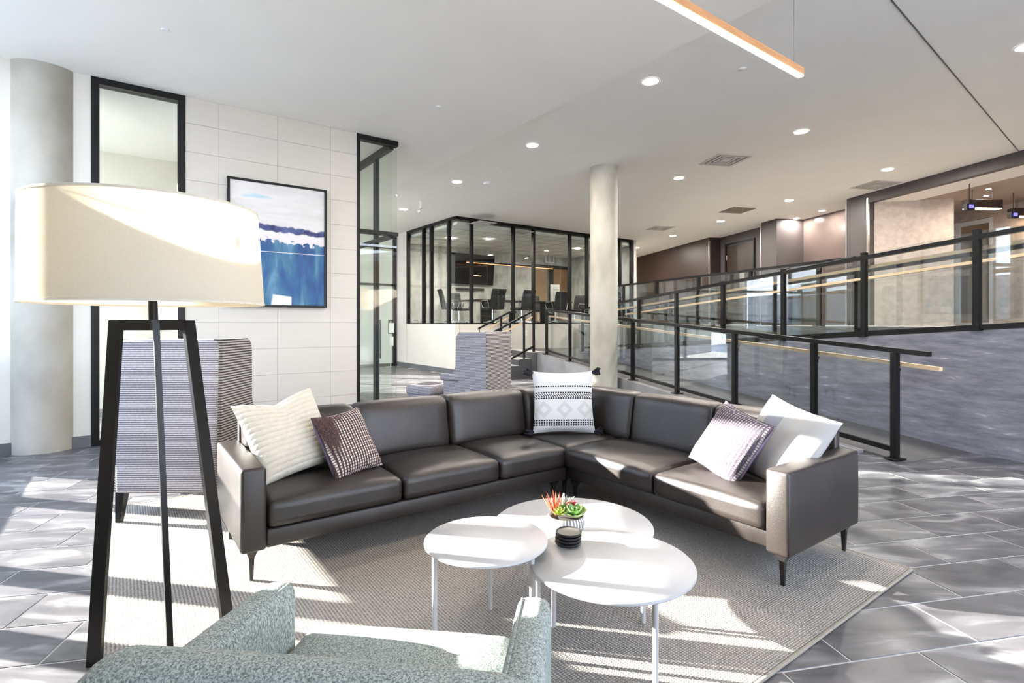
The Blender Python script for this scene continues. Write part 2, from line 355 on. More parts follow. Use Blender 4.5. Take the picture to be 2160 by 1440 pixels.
def band_mat():
    m, n, l, p, o = nodes_of('white_banded_cloth')
    tc = n.new('ShaderNodeTexCoord'); sx = n.new('ShaderNodeSeparateXYZ'); l.new(tc.outputs['Object'], sx.inputs[0])
    rp = n.new('ShaderNodeValToRGB'); e = rp.color_ramp.elements; rp.color_ramp.interpolation = 'CONSTANT'
    mr = n.new('ShaderNodeMapRange'); mr.inputs[1].default_value = -.27; mr.inputs[2].default_value = .27; l.new(sx.outputs['X'], mr.inputs[0]); l.new(mr.outputs[0], rp.inputs[0])
    e[0].position = 0; e[0].color = (.46, .45, .435, 1); e[1].position = .25; e[1].color = (.30, .315, .35, 1)
    k = e.new(.45); k.color = (.46, .45, .435, 1)
    k = e.new(.52); k.color = (.45, .46, .48, 1); k = e.new(.56); k.color = (.46, .45, .435, 1)
    l.new(rp.outputs[0], p.inputs['Base Color']); p.inputs['Roughness'].default_value = .95
    MATS['white_banded_cloth'] = m
band_mat()

# ------------------------------------------------------------------ mesh helpers
def box(bm, x0, x1, y0, y1, z0, z1):
    vs = [bm.verts.new(p) for p in ((x0, y0, z0), (x1, y0, z0), (x1, y1, z0), (x0, y1, z0), (x0, y0, z1), (x1, y0, z1), (x1, y1, z1), (x0, y1, z1))]
    for f in ((0, 3, 2, 1), (4, 5, 6, 7), (0, 1, 5, 4), (1, 2, 6, 5), (2, 3, 7, 6), (3, 0, 4, 7)): bm.faces.new([vs[i] for i in f])
    return vs
def rbox(bm, x0, x1, y0, y1, z0, z1, r=.01, seg=2):
    vs = box(bm, x0, x1, y0, y1, z0, z1)
    es = list({e for v in vs for e in v.link_edges})
    bmesh.ops.bevel(bm, geom=es, offset=r, segments=seg, profile=.5, affect='EDGES', clamp_overlap=True)
def prism(bm, pts, z0, z1):
    lo = [bm.verts.new((p[0], p[1], z0)) for p in pts]; hi = [bm.verts.new((p[0], p[1], z1)) for p in pts]
    bm.faces.new(lo[::-1]); bm.faces.new(hi)
    for i in range(len(pts)):
        j = (i + 1) % len(pts); bm.faces.new((lo[i], lo[j], hi[j], hi[i]))
def loft(bm, ringa, ringb, caps=True):
    a = [bm.verts.new(p) for p in ringa]; b = [bm.verts.new(p) for p in ringb]
    for i in range(len(a)):
        j = (i + 1) % len(a); bm.faces.new((a[i], a[j], b[j], b[i]))
    if caps: bm.faces.new(a[::-1]); bm.faces.new(b)
def bar(bm, p0, p1, w, h):
    p0, p1 = Vector(p0), Vector(p1); d = (p1 - p0).normalized()
    up = Vector((0, 0, 1)) if abs(d.z) < .95 else Vector((0, 1, 0))
    s = d.cross(up).normalized(); u = s.cross(d).normalized()
    o = [s * (w / 2) * i + u * (h / 2) * j for i, j in ((-1, -1), (1, -1), (1, 1), (-1, 1))]
    loft(bm, [p0 + k for k in o], [p1 + k for k in o])
def tube(bm, p0, p1, r0, r1=None, seg=12):
    r1 = r0 if r1 is None else r1
    p0, p1 = Vector(p0), Vector(p1); d = (p1 - p0).normalized()
    up = Vector((0, 0, 1)) if abs(d.z) < .95 else Vector((1, 0, 0))
    s = d.cross(up).normalized(); u = s.cross(d)
    cs = [(math.cos(2 * math.pi * i / seg), math.sin(2 * math.pi * i / seg)) for i in range(seg)]
    loft(bm, [p0 + (s * c + u * k) * r0 for c, k in cs], [p1 + (s * c + u * k) * r1 for c, k in cs])
def path_tube(bm, pts, r, seg=8):
    pts = [Vector(p) for p in pts]; rings = []
    for i, p in enumerate(pts):
        d = (pts[min(i + 1, len(pts) - 1)] - pts[max(i - 1, 0)]).normalized()
        up = Vector((0, 0, 1)) if abs(d.z) < .95 else Vector((1, 0, 0))
        s = d.cross(up).normalized(); u = s.cross(d)
        rings.append([bm.verts.new(p + (s * math.cos(2 * math.pi * k / seg) + u * math.sin(2 * math.pi * k / seg)) * r) for k in range(seg)])
    for a, b in zip(rings, rings[1:]):
        for k in range(seg): bm.faces.new((a[k], a[(k + 1) % seg], b[(k + 1) % seg], b[k]))
    bm.faces.new(rings[0][::-1]); bm.faces.new(rings[-1])
def lathe(bm, prof, seg=32, cx=0, cy=0, close=False):
    rings = []
    for r, z in prof:
        rings.append([bm.verts.new((cx + max(r, 1e-4) * math.cos(2 * math.pi * i / seg), cy + max(r, 1e-4) * math.sin(2 * math.pi * i / seg), z)) for i in range(seg)])
    for a, b in zip(rings, rings[1:]):
        for i in range(seg): bm.faces.new((a[i], a[(i + 1) % seg], b[(i + 1) % seg], b[i]))
    if close: bm.faces.new(rings[0][::-1]); bm.faces.new(rings[-1])
def softbox(bm, x0, x1, y0, y1, z0, z1, r=.04, crown=0.0, n=9, belly=0.0):
    """cushion block: rounded edges, crowned top, optionally bulging front (-y)"""
    hx, hy, hz = (x1 - x0) / 2, (y1 - y0) / 2, (z1 - z0) / 2; c = Vector(((x0 + x1) / 2, (y0 + y1) / 2, (z0 + z1) / 2))
    def lin(h):   # parameters denser at the rim
        k = [-1, -1 + .35 * r / h, -1 + r / h]; mid = [(-1 + r / h) + (2 - 2 * r / h) * i / (n - 1) for i in range(1, n - 1)]
        return [h * t for t in k + mid + [-x for x in k[::-1]]]
    X, Y, Z = lin(hx), lin(hy), lin(hz); cache = {}
    def V(x, y, z):
        key = (round(x, 5), round(y, 5), round(z, 5))
        if key in cache: return cache[key]
        q = Vector((max(-hx + r, min(hx - r, x)), max(-hy + r, min(hy - r, y)), max(-hz + r, min(hz - r, z))))
        d = Vector((x, y, z)) - q
        p = q + d.normalized() * r if d.length > 1e-9 else Vector((x, y, z))
        fx, fy, fz = 1 - (x / hx) ** 2, 1 - (y / hy) ** 2, 1 - (z / hz) ** 2
        if z > 0: p.z += crown * (max(fx, 0) * max(fy, 0)) ** .6
        if y < 0: p.y -= belly * (max(fx, 0) * max(fz, 0)) ** .6
        cache[key] = bm.verts.new(p + c); return cache[key]
    def sheet(U, W, fn, flip):
        for i in range(len(U) - 1):
            for j in range(len(W) - 1):
                q = [fn(U[i], W[j]), fn(U[i + 1], W[j]), fn(U[i + 1], W[j + 1]), fn(U[i], W[j + 1])]
                if len(set(q)) == 4: bm.faces.new(q[::-1] if flip else q)
    sheet(X, Y, lambda a, b: V(a, b, hz), False); sheet(X, Y, lambda a, b: V(a, b, -hz), True)
    sheet(X, Z, lambda a, b: V(a, -hy, b), False); sheet(X, Z, lambda a, b: V(a, hy, b), True)
    sheet(Y, Z, lambda a, b: V(hx, a, b), False); sheet(Y, Z, lambda a, b: V(-hx, a, b), True)
def pillow(bm, w, h, t, rib=0.0, nrib=0, N=26, side=0, slump=0.0):
    """square cushion in the xz plane, +-t/2 along y; side 0 both halves, -1 front, +1 back"""
    def pt(u, v, s):
        x = u * w / 2 * (1 - .07 * (1 - v * v)); z = v * h / 2 * (1 - .07 * (1 - u * u))
        k = max(0, (1 - u ** 4) * (1 - v ** 4)) ** .55
        y = s * t / 2 * k
        if rib and s < 0: y -= rib * (abs(math.sin(math.pi * nrib * (v + 1) / 2)) ** .6) * min(1, k * 3)
        if slump: z -= slump * max(0, v) * (1 - abs(u + .1)) ** 2; 
        return (x, y, z)
    NV = max(N, nrib * 6) if nrib else N
    for s in ((-1, 1) if side == 0 else (side,)):
        g = [[bm.verts.new(pt(-1 + 2 * i / N, -1 + 2 * j / NV, s)) for j in range(NV + 1)] for i in range(N + 1)]
        for i in range(N):
            for j in range(NV):
                q = [g[i][j], g[i + 1][j], g[i + 1][j + 1], g[i][j + 1]]
                bm.faces.new(q if s < 0 else q[::-1])
    if side == 0: bmesh.ops.remove_doubles(bm, verts=bm.verts[:], dist=1e-5)

def obj(name, bm, mat, parent=None, smooth=False, loc=(0, 0, 0), rot=(0, 0, 0), label=None):
    me = bpy.data.meshes.new(name); bmesh.ops.recalc_face_normals(bm, faces=bm.faces[:]); bm.to_mesh(me); bm.free()
    me.materials.append(MATS[mat])
    if smooth:
        for p in me.polygons: p.use_smooth = True
        try: me.set_sharp_from_angle(angle=R(48))
        except Exception: pass
    o = bpy.data.objects.new(name, me); C.objects.link(o); o.location = loc; o.rotation_euler = rot
    if parent is not None: o.parent = parent
    if label: o['label'] = label
    return o
def mk(name, mat, parent, fn, smooth=False, **kw):
    bm = bmesh.new(); fn(bm); return obj(name, bm, mat, parent, smooth, **kw)
def tag(o, label, cat, group=None):
    o['label'] = label; o['category'] = cat
    if group: o['group'] = group
    return o
def thing(name, label, cat, loc=(0, 0, 0), rz=0.0, group=None):
    o = bpy.data.objects.new(name, None); C.objects.link(o); o.location = loc; o.rotation_euler = (0, 0, rz); o.empty_display_size = .1
    return tag(o, label, cat, group)
def struct(name, mat, fn, ang=0.0, parent=None, smooth=False):
    o = mk(name, mat, parent, fn, smooth)
    if parent is None: o['kind'] = 'structure'; o.rotation_euler = (0, 0, ang)
    return o
def sempty(name, loc=(0, 0, 0), rz=0.0):
    o = bpy.data.objects.new(name, None); C.objects.link(o); o.location = loc; o.rotation_euler = (0, 0, rz); o['kind'] = 'structure'; o.empty_display_size = .1
    return o
def copy_tree(o, parent=None):
    c = o.copy(); C.objects.link(c); c.parent = parent
    for ch in list(o.children): copy_tree(ch, c)
    return c
def at(u, v, z):
    """world point seen at photo pixel (u, v) that lies at height z"""
    Y = F_PX * (EYE - z) / (v - 681.0); return Vector(((u - 1080) / F_PX * Y, Y, z))

ZL, ZH = 3.90, 4.00        # low and high ceiling
ZU = 1.25                  # upper level
# ------------------------------------------------------------------ the setting: ground, floor, ceilings
struct('ground', 'exterior_paving', lambda bm: box(bm, -60, 60, -50, 70, -.4, -.2))
struct('wall_sky_block', 'curb_grey', lambda bm: box(bm, -9.9, -9.5, -14, 34, -.2, 3.2), A_NM)   # unseen wall added to cut low sky light and ground bounce
floor = struct('floor', 'grout', lambda bm: box(bm, -1.9, 26, -3.4, 26, -.2, -.0025), A_NM)
TL, TW, GJ = .61, .305, .009
def in_lobby(p):
    a, b = inv(A_NM, p); q, r = inv(A_QR, p)
    if not (-1.75 < a < 15 and -2.6 < b < 15.4): return False
    if q > 6.35: return False
    if a > 6.9 and b > 11.9: return False
    if q > 5.6 and r > 4.2: return False
    if r > 11.9 and q > 5.3: return False
    return True
tiles = []
s0, t0 = 2.610, 2.363
for j in range(-40, 60):
    for i in range(-40, 40):
        s = s0 + i * TL + (TL / 2 if j % 2 == 0 else 0) + TL / 2; t = t0 + j * TW + TW / 2
        p = ST(s, t)
        if not in_lobby(p): continue
        a, b = inv(A_NM, p)
        vis = 0.0
        if p.y > .9:
            u = 1080 + F_PX * p.x / p.y; v = 681 + F_PX * EYE / p.y
            under_rug = 0.15 < a < 3.2 and 1.2 < b < 4.5
            if -60 < u < 2220 and v < 1500 and not under_rug: vis = 1.0 / p.y ** 3
        tiles.append((vis, s, t))
tiles.sort(reverse=True)
tm = bpy.data.meshes.new('tile'); bm = bmesh.new(); rbox(bm, -TL / 2 + GJ / 2, TL / 2 - GJ / 2, -TW / 2 + GJ / 2, TW / 2 - GJ / 2, -.008, 0, .0015, 1); bm.to_mesh(tm); bm.free(); tm.materials.append(MATS['slate'])
for k, (vis, s, t) in enumerate(tiles[:300]):
    o = bpy.data.objects.new('tile', tm); C.objects.link(o); o.parent = floor
    a, b = inv(A_NM, ST(s, t)); o.location = (a, b, 0); o.rotation_euler = (0, 0, A_ST - A_NM)
def rest(bm):
    for vis, s, t in tiles[300:]:
        c = [inv(A_NM, ST(s + i * (TL - GJ) / 2, t + j * (TW - GJ) / 2)) for i, j in ((-1, -1), (1, -1), (1, 1), (-1, 1))]
        prism(bm, c, -.008, 0)
o = mk('tile_field', 'slate', floor, rest); o['kind'] = 'stuff'

struct('ceiling_low', 'ceiling_paint', lambda bm: box(bm, -1.9, 4.25, -3.2, 17, ZL, ZL + .5), A_NM)
ceil_hi = struct('ceiling_high', 'ceiling_paint_shaded', lambda bm: box(bm, 4.25, 26, -3.2, 26, ZH, ZH + .4), A_NM)
def joint(bm):
    bar(bm, NMc(at_c(1880, 0)), NMc(at_c(2148, 318)), .012, .006)
def at_c(u, v): return at(u, v, ZH - .002)
def NMc(v): a, b = inv(A_NM, v); return (a, b, v.z)
struct('control_joint', 'vent_dark', joint, parent=ceil_hi)

# ------------------------------------------------------------------ painting wall (b = 7.17)
B0 = 7.17
wl_ = struct('wall_left', 'tile_joint', lambda bm: (box(bm, .60, 2.61, B0 + .008, B0 + .16, 0, ZL),), A_NM)
edges_a = [.60, .943, 1.595, 2.252, 2.61]
TH = .327
for i in range(4):
    for j in range(12):
        z0, z1 = j * TH, min(ZL, (j + 1) * TH)
        if z1 - z0 < .02: continue
        mk('wall_tile', 'tile_white', wl_, lambda bm: rbox(bm, edges_a[i] + .0015, edges_a[i + 1] - .0015, B0, B0 + .012, z0 + .0015, z1 - .0015, .001, 1))
struct('wall_left_plain', 'wall_paint', lambda bm: (box(bm, -1.52, -.249, B0, B0 + .16, 0, ZL)), A_NM)
struct('baseboard_left', 'base_grey', lambda bm: (box(bm, -1.36, -.249, B0 - .012, B0, 0, .12)), A_NM)
struct('baseboard_tiled', 'base_grey', lambda bm: (box(bm, .60, 2.61, B0 - .010, B0, 0, .10)), A_NM)
struct('column_left', 'concrete', lambda bm: lathe(bm, [(.30, 0), (.30, ZL)], 48), 0, smooth=True).location = (-4.85, 5.56, 0)
# sidelight beside the column
def framed(name, ang, axis, fixed, u0, u1, z0, z1, verts, horis, bw=.06, depth=.10, mat='black_metal', glass='glass_clear', no_edge=()):
    """glazed screen: bars and panes as separate parts. axis 'a': runs along local x at y=fixed; axis 'b': along y at x=fixed"""
    root = sempty(name, (0, 0, 0), ang)
    def bx(bm, p0, p1, q0, q1, d0, d1):
        if axis == 'a': box(bm, p0, p1, fixed + d0, fixed + d1, q0, q1)
        else: box(bm, fixed + d0, fixed + d1, p0, p1, q0, q1)
    vs = sorted(verts)
    for x in vs: mk('mullion', mat, root, lambda bm: bx(bm, x - bw / 2, x + bw / 2, z0, z1, -depth / 2, depth / 2))
    hs = sorted(horis)
    for zc, hh in hs: mk('transom', mat, root, lambda bm: bx(bm, u0, u1, zc - hh / 2, zc + hh / 2, -depth / 2 - .002, depth / 2 + .002))
    xs = sorted(set([u0] + vs + [u1])); zs = [z for z, _ in hs]
    hw = {x: bw / 2 if x in vs else 0 for x in xs}
    for x0, x1 in zip(xs, xs[1:]):
        for (za, ha), (zb, hb) in zip(hs, hs[1:]):
            if x1 - x0 < .05: continue
            mk('pane', glass, root, lambda bm: bx(bm, x0 + hw[x0], x1 - hw[x1], za + ha / 2, zb - hb / 2, -.006, .006))
    return root
framed('window_1', A_NM, 'a', B0 + .05, -.249, .60, 0, ZL - .0, [-.215, .565], [(.03, .06), (2.57, .06), (ZL - .035, .07)], bw=.07, depth=.12)
framed('window_2', A_NM, 'a', B0 + .05, 2.61, 3.22, 0, ZL, [2.635], [(.02, .04), (2.57, .05), (ZL - .035, .07)], bw=.05, depth=.10)
framed('window_3', A_NM, 'b', 3.16, B0 + .10, 10.2, 0, ZL, [7.84, 8.90, 10.15], [(.02, .04), (2.55, .06), (ZL - .05, .10)], bw=.09, depth=.06)
h = thing('door_pull', 'tall black bar handle on the glass entrance screen', 'handle', NM(3.20, 7.90, 0), A_NM)
mk('grip', 'black_metal', h, lambda bm: tube(bm, (.05, 0, .75), (.05, 0, 1.35), .012), True)
for zz in (.85, 1.25): mk('standoff', 'steel', h, lambda bm: tube(bm, (-.012, 0, zz), (.05, 0, zz), .009), True)

# rooms behind the painting wall
struct('wall_vestibule', 'wall_paint', lambda bm: box(bm, -1.5, 3.1, 10.2, 10.32, 0, ZL), A_NM)
# outer glass wall on the sun side (a = -1.6), sun enters here
AW = -1.45
struct('wall_near_left', 'wall_paint', lambda bm: box(bm, AW - .07, AW + .07, -3.16, 3.31, 0, ZL), A_NM)
framed('window_4', A_NM, 'b', AW, 3.31, 7.16, 0, 1.03, [3.35, 4.13, 4.825, 6.20, 7.11], [(.163, .326), (1.015, .03)], bw=.08, depth=.15, glass='glass_window')
framed('window_10', A_NM, 'b', AW, 3.31, 7.16, 1.03, ZL, [3.35, 4.825, 7.11], [(1.10, .14), (2.60, .10), (ZL - .05, .10)], bw=.08, depth=.15, glass='glass_window')
framed('window_5', A_NM, 'b', AW, 7.4, 15.3, 0, ZL, [7.5, 8.9, 10.3, 11.7, 13.1, 14.5, 15.2], [(.06, .12), (2.60, .10), (ZL - .05, .10)], bw=.08, depth=.15, glass='glass_window')
# glass wall behind the camera
struct('wall_rear', 'wall_paint', lambda bm: box(bm, -1.5, .1, -3.16, -3.04, 0, ZL), A_NM)
framed('window_6', A_NM, 'a', -3.1, .1, 13.0, 0, ZL, [.14, 2.3, 4.2, 6.1, 8.0, 9.9, 11.8], [(.06, .12), (2.60, .10), (ZL - .05, .10)], bw=.08, depth=.15, glass='glass_window')
# far entrance glazing
framed('window_7', A_NM, 'a', 15.30, -1.6, 6.80, 0, ZH, [-1.5, .3, 2.0, 3.3, 4.3, 5.4, 6.75], [(.04, .08), (2.45, .07), (3.58, .08), (ZH - .03, .06)], bw=.09, depth=.10, glass='glass_window')

# entrance lobby beyond: solid wall at the right, glass doors at the left
struct('wall_entrance', 'wall_paint', lambda bm: box(bm, -1.5, 6.95, 20.3, 20.45, 0, ZH), A_NM)
struct('wall_entrance_side', 'wall_paint', lambda bm: box(bm, 6.82, 6.95, 15.72, 20.3, 0, ZH), A_NM)
struct('ceiling_entrance', 'ceiling_paint', lambda bm: box(bm, -1.6, 4.25, 17, 20.5, ZL, ZL + .3), A_NM)
# ------------------------------------------------------------------ conference room on the upper level
CA, CB, CE = 6.81, 11.74, 13.45
struct('wall_conference_front', 'wall_paint', lambda bm: box(bm, CA + .13, CE, CB, CB + .12, 0, 1.27), A_NM)
struct('wall_conference_side', 'wall_paint', lambda bm: (box(bm, CA, CA + .12, CB, 14.58, 0, 1.27)), A_NM)
struct('wall_conference_end', 'wall_paint', lambda bm: (box(bm, CA, CA + .12, 14.6, 15.7, 0, ZH)), A_NM)
struct('baseboard_conference', 'base_grey', lambda bm: box(bm, CA - .012, CA, CB - .012, 15.24, 0, .13), A_NM)
struct('baseboard_front', 'base_grey', lambda bm: box(bm, CA - .012, CE, CB - .012, CB, .0, .13), A_NM)
framed('window_8', A_NM, 'a', CB + .05, CA + .03, CE, 1.27, ZH, [7.32, 8.66, 9.36, 10.73, 11.43, 12.89, 13.42], [(1.285, .04), (ZH - .03, .06)], bw=.075, depth=.09)
framed('window_9', A_NM, 'b', CA + .05, CB + .1, 14.6, 1.27, ZH, [12.14, 13.10, 13.56, 14.56], [(1.285, .03), (ZH - .03, .06)], bw=.085, depth=.09)
struct('floor_conference', 'conf_carpet', lambda bm: prism(bm, [(CA + .13, CB + .13), (CE, CB + .13), (14.3, 15.6), (CA + .13, 15.6)], 1.1, ZU), A_NM)
cc = struct('ceiling_conference', 'ceiling_paint', lambda bm: prism(bm, [(CA + .13, CB + .13), (CE, CB + .13), (14.3, 15.6), (CA + .13, 15.6)], 3.82, 3.9), A_NM)
for k in range(1, 11): mk('ceiling_grid', 'vent_metal', cc, lambda bm: box(bm, CA + .2 + k * .61, CA + .222 + k * .61, CB + .2, 15.5, 3.812, 3.82))
for k in range(1, 6): mk('ceiling_grid', 'vent_metal', cc, lambda bm: box(bm, CA + .2, 13.2, CB + .1 + k * .61, CB + .122 + k * .61, 3.812, 3.82))
struct('wall_conference_back', 'conf_concrete', lambda bm: (box(bm, CA + .12, 12.32, 15.6, 15.75, ZU, ZH), box(bm, 12.32, 14.3, 15.6, 15.75, 3.50, ZH)), A_NM)
struct('wall_conference_right', 'conf_concrete', lambda bm: prism(bm, [(CE + .05, CB), (CE + .17, CB), (14.42, 15.75), (14.25, 15.75)], ZU, ZH), A_NM)
framed('door_1', A_NM, 'a', 15.66, 12.32, 14.25, ZU, 3.50, [12.36, 13.20, 13.34, 14.2], [(1.29, .08), (3.44, .12)], bw=.10, depth=.08, mat='dark_bronze')
struct('wall_corridor', 'tan_wall', lambda bm: (box(bm, 11, 16.5, 18.0, 18.1, ZU, ZH), box(bm, 16.4, 16.5, 15.8, 18, ZU, ZH)), A_NM)
struct('floor_corridor', 'wood_floor', lambda bm: box(bm, 11, 16.4, 15.8, 18, 1.1, ZU), A_NM)

# ------------------------------------------------------------------ stair, landing, ramps
ZLAND, R0, R1 = .60, 3.33, 11.55
Q0, Q1, Q2 = 5.20, 6.24, 7.45
def zlow(r): return max(0, min(ZLAND, ZLAND * (r - R0) / (R1 - R0)))
def zup(r): return max(ZLAND, min(ZU, ZLAND + (ZU - ZLAND) * (R1 - r) / (R1 - R0 + .4)))
struct('landing', 'ramp_floor', lambda bm: box(bm, 5.03, Q2, R1, 13.5, 0, ZLAND), A_QR)
struct('ramp_lower', 'ramp_floor', lambda bm: loft(bm, [(Q0 + .04, R0, -.003), (Q0 + .04, R1, -.003), (Q0 + .04, R1, ZLAND), (Q0 + .04, R0, .001)], [(Q1, R0, -.003), (Q1, R1, -.003), (Q1, R1, ZLAND), (Q1, R0, .001)]), A_QR)
struct('ramp_curb', 'curb_grey', lambda bm: loft(bm, [(Q0 - .06, R0 + .4, -.003), (Q0 - .06, R1 + .05, -.003), (Q0 - .06, R1 + .05, ZLAND), (Q0 - .06, R0 + .4, .03)], [(Q0 + .04, R0 + .4, -.003), (Q0 + .04, R1 + .05, -.003), (Q0 + .04, R1 + .05, ZLAND + .001), (Q0 + .04, R0 + .4, .031)]), A_QR)
def ramp_wall_mat():
    m, n, l, p, o = nodes_of('ramp_stone')
    tc = n.new('ShaderNodeTexCoord'); mp = n.new('ShaderNodeMapping'); mp.inputs['Scale'].default_value = (1, 1.1, 6.5); mp.inputs['Rotation'].default_value = (R(8), 0, 0); l.new(tc.outputs['Object'], mp.inputs[0])
    nz = n.new('ShaderNodeTexNoise'); nz.inputs['Scale'].default_value = 2.4; nz.inputs['Detail'].default_value = 10; nz.inputs['Roughness'].default_value = .66; l.new(mp.outputs[0], nz.inputs[0])
    rp = n.new('ShaderNodeValToRGB'); e = rp.color_ramp.elements
    e[0].position = .38; e[0].color = (.15, .15, .18, 1); e[1].position = .76; e[1].color = (.70, .69, .74, 1)
    k = e.new(.62); k.color = (.26, .26, .305, 1)
    l.new(nz.outputs['Fac'], rp.inputs[0]); l.new(rp.outputs[0], p.inputs['Base Color']); p.inputs['Roughness'].default_value = .38
    MATS['ramp_stone'] = m
ramp_wall_mat()
def upper(bm):
    pr = [(R1, zup(R1)), (R0 - .4, ZU), (-3.5, ZU)]
    a = [(Q1, r, z) for r, z in pr]; b = [(Q2, r, z) for r, z in pr]
    a0 = [(Q1, r, -.004) for r, z in pr]; b0 = [(Q2, r, -.004) for r, z in pr]
    loft(bm, a + a0[::-1], b + b0[::-1])
struct('wall_ramp', 'ramp_stone', upper, A_QR)
struct('ramp_upper', 'ramp_floor', lambda bm: loft(bm, [(Q1 + .02, R1, ZLAND + .001), (Q1 + .02, R0 - .4, ZU + .001), (Q1 + .02, -3.5, ZU + .001), (Q1 + .02, -3.5, ZU + .006), (Q1 + .02, R0 - .4, ZU + .006), (Q1 + .02, R1, ZLAND + .006)],
       [(Q2, R1, ZLAND + .001), (Q2, R0 - .4, ZU + .001), (Q2, -3.5, ZU + .001), (Q2, -3.5, ZU + .006), (Q2, R0 - .4, ZU + .006), (Q2, R1, ZLAND + .006)]), A_QR)
cf = NM(CE + .2, CB); cfb = NM(CE + 1.1, 15.9)
c1 = QR(Q2, 13.8); c0 = QR(Q2, -4)
struct('floor_upper', 'upper_tile', lambda bm: prism(bm, [c0[:2], ST(14, -5)[:2], ST(14, 21)[:2], ST(9.5, 21)[:2], (6.3, 20.5), (cf.x, cf.y), c1[:2]], .2, ZU))
stair = sempty('stair', (0, 0, 0), A_QR)
for k, q in enumerate((4.10, 4.41, 4.72)):
    z = .15 * (k + 1)
    mk('step', 'stair_side', stair, lambda bm: box(bm, q, 5.03, 11.68, 13.45, z - .15, z - .022))
    mk('tread', 'step_tile', stair, lambda bm: rbox(bm, q - .015, q + .31, 11.665, 13.45, z - .022, z, .004, 1))
mk('tread', 'step_tile', stair, lambda bm: rbox(bm, 5.02, 5.40, 11.665, 13.45, ZLAND, ZLAND + .012, .004, 1))
def prism2(bm, pts, y0, y1):
    loft(bm, [(x, y0, z) for x, z in pts], [(x, y1, z) for x, z in pts])
mk('stringer', 'stair_side', stair, lambda bm: prism2(bm, [(4.11, 0), (5.22, 0), (5.22, .599), (5.05, .599), (5.05, .447), (4.74, .447), (4.74, .297), (4.43, .297), (4.43, .127), (4.11, .127)], 11.63, 11.665))

# guard rails: black posts, top and bottom rails, glass, wooden handrail
def guard(name, label, q, zf, posts, r_end0, r_end1, hand=0, hand_ext=0.0, top=1.04, group='black steel and glass guard rails', plates=True, glass=True):
    """along rho in the ramp frame; zf(r) = floor height; hand = +-1 side of the wooden handrail"""
    base = QR(q, posts[0], 0); g = thing(name, label, 'railing', base, A_QR, group)
    rr = posts[0]
    P = lambda r, z, dq=0.0: (dq, r - rr, z)
    for r in posts:
        mk('post', 'black_metal', g, lambda bm: box(bm, -.028, .028, r - rr - .028, r - rr + .028, zf(r), zf(r) + top - .03))
        if plates: mk('base_plate', 'black_metal', g, lambda bm: rbox(bm, -.075, .075, r - rr - .06, r - rr + .06, zf(r) + .001, zf(r) + .014, .003, 1))
    ends = [r_end0] + list(posts[1:-1]) + [r_end1]
    mk('top_rail', 'black_metal', g, lambda bm: bar(bm, P(r_end0, zf(r_end0) + top - .02), P(r_end1, zf(r_end1) + top - .02), .065, .045))
    lo0, lo1 = posts[0], posts[-1]
    mk('bottom_rail', 'black_metal', g, lambda bm: bar(bm, P(lo0, zf(lo0) + .09), P(lo1, zf(lo1) + .09), .035, .045))
    for r0, r1 in zip(posts, posts[1:]):
        d = 1 if r1 > r0 else -1; x0, x1 = r0 + d * .045, r1 - d * .045
        if glass:
            mk('glass_panel', 'glass_guard', g, lambda bm: loft(bm, [P(x0, zf(x0) + .11, -.005), P(x1, zf(x1) + .11, -.005), P(x1, zf(x1) + top - .05, -.005), P(x0, zf(x0) + top - .05, -.005)],
                                                                 [P(x0, zf(x0) + .11, .005), P(x1, zf(x1) + .11, .005), P(x1, zf(x1) + top - .05, .005), P(x0, zf(x0) + top - .05, .005)]))
    if hand:
        d = -1 if posts[-1] > posts[0] else 1
        e0 = posts[0] + d * hand_ext
        hz = .88
        mk('handrail', 'wood_rail', g, lambda bm: bar(bm, P(e0, zf(posts[0]) + hz, hand * .075), P(posts[-1], zf(posts[-1]) + hz, hand * .075), .05, .035), label='pale wooden handrail')
        for r in posts: mk('bracket', 'black_metal', g, lambda bm: path_tube(bm, [P(r, zf(r) + hz - .09, hand * .02), P(r, zf(r) + hz - .085, hand * .06), P(r, zf(r) + hz - .02, hand * .075)], .008, 6))
    return g
SP = 1.08 / .932
lowposts = [3.42] + [3.328 + (5.866 - 5.0) / .932 + .03 + k * SP for k in range(7)]
guard('ramp_guard', 'black glass guard rail along the lower ramp, from its free end to the stair', Q0 + .035, lambda r: zlow(r), lowposts, 3.12, lowposts[-1], hand=1, hand_ext=.35)
upposts = [3.30 - SP] + [3.30 + k * SP for k in range(8)]
guard('ramp_guard', 'black glass guard rail on top of the grey stone ramp wall', Q1 + .035, lambda r: zup(r), upposts[::-1], upposts[-1], upposts[0] - .6, hand=1)
farposts = [3.30 - SP] + [3.9 + k * 1.45 for k in range(6)]
guard('ramp_guard', 'black glass guard rail on the far side of the upper ramp', Q2 - .06, lambda r: zup(r), farposts[::-1], farposts[-1], farposts[0] - .6, hand=-1)
guard('ramp_guard', 'level black glass guard rail along the edge of the upper floor', 7.68, lambda r: ZU, [6.2, 7.6, 9.0, 10.4, 11.8, 13.2], 5.6, 13.2, top=1.04)
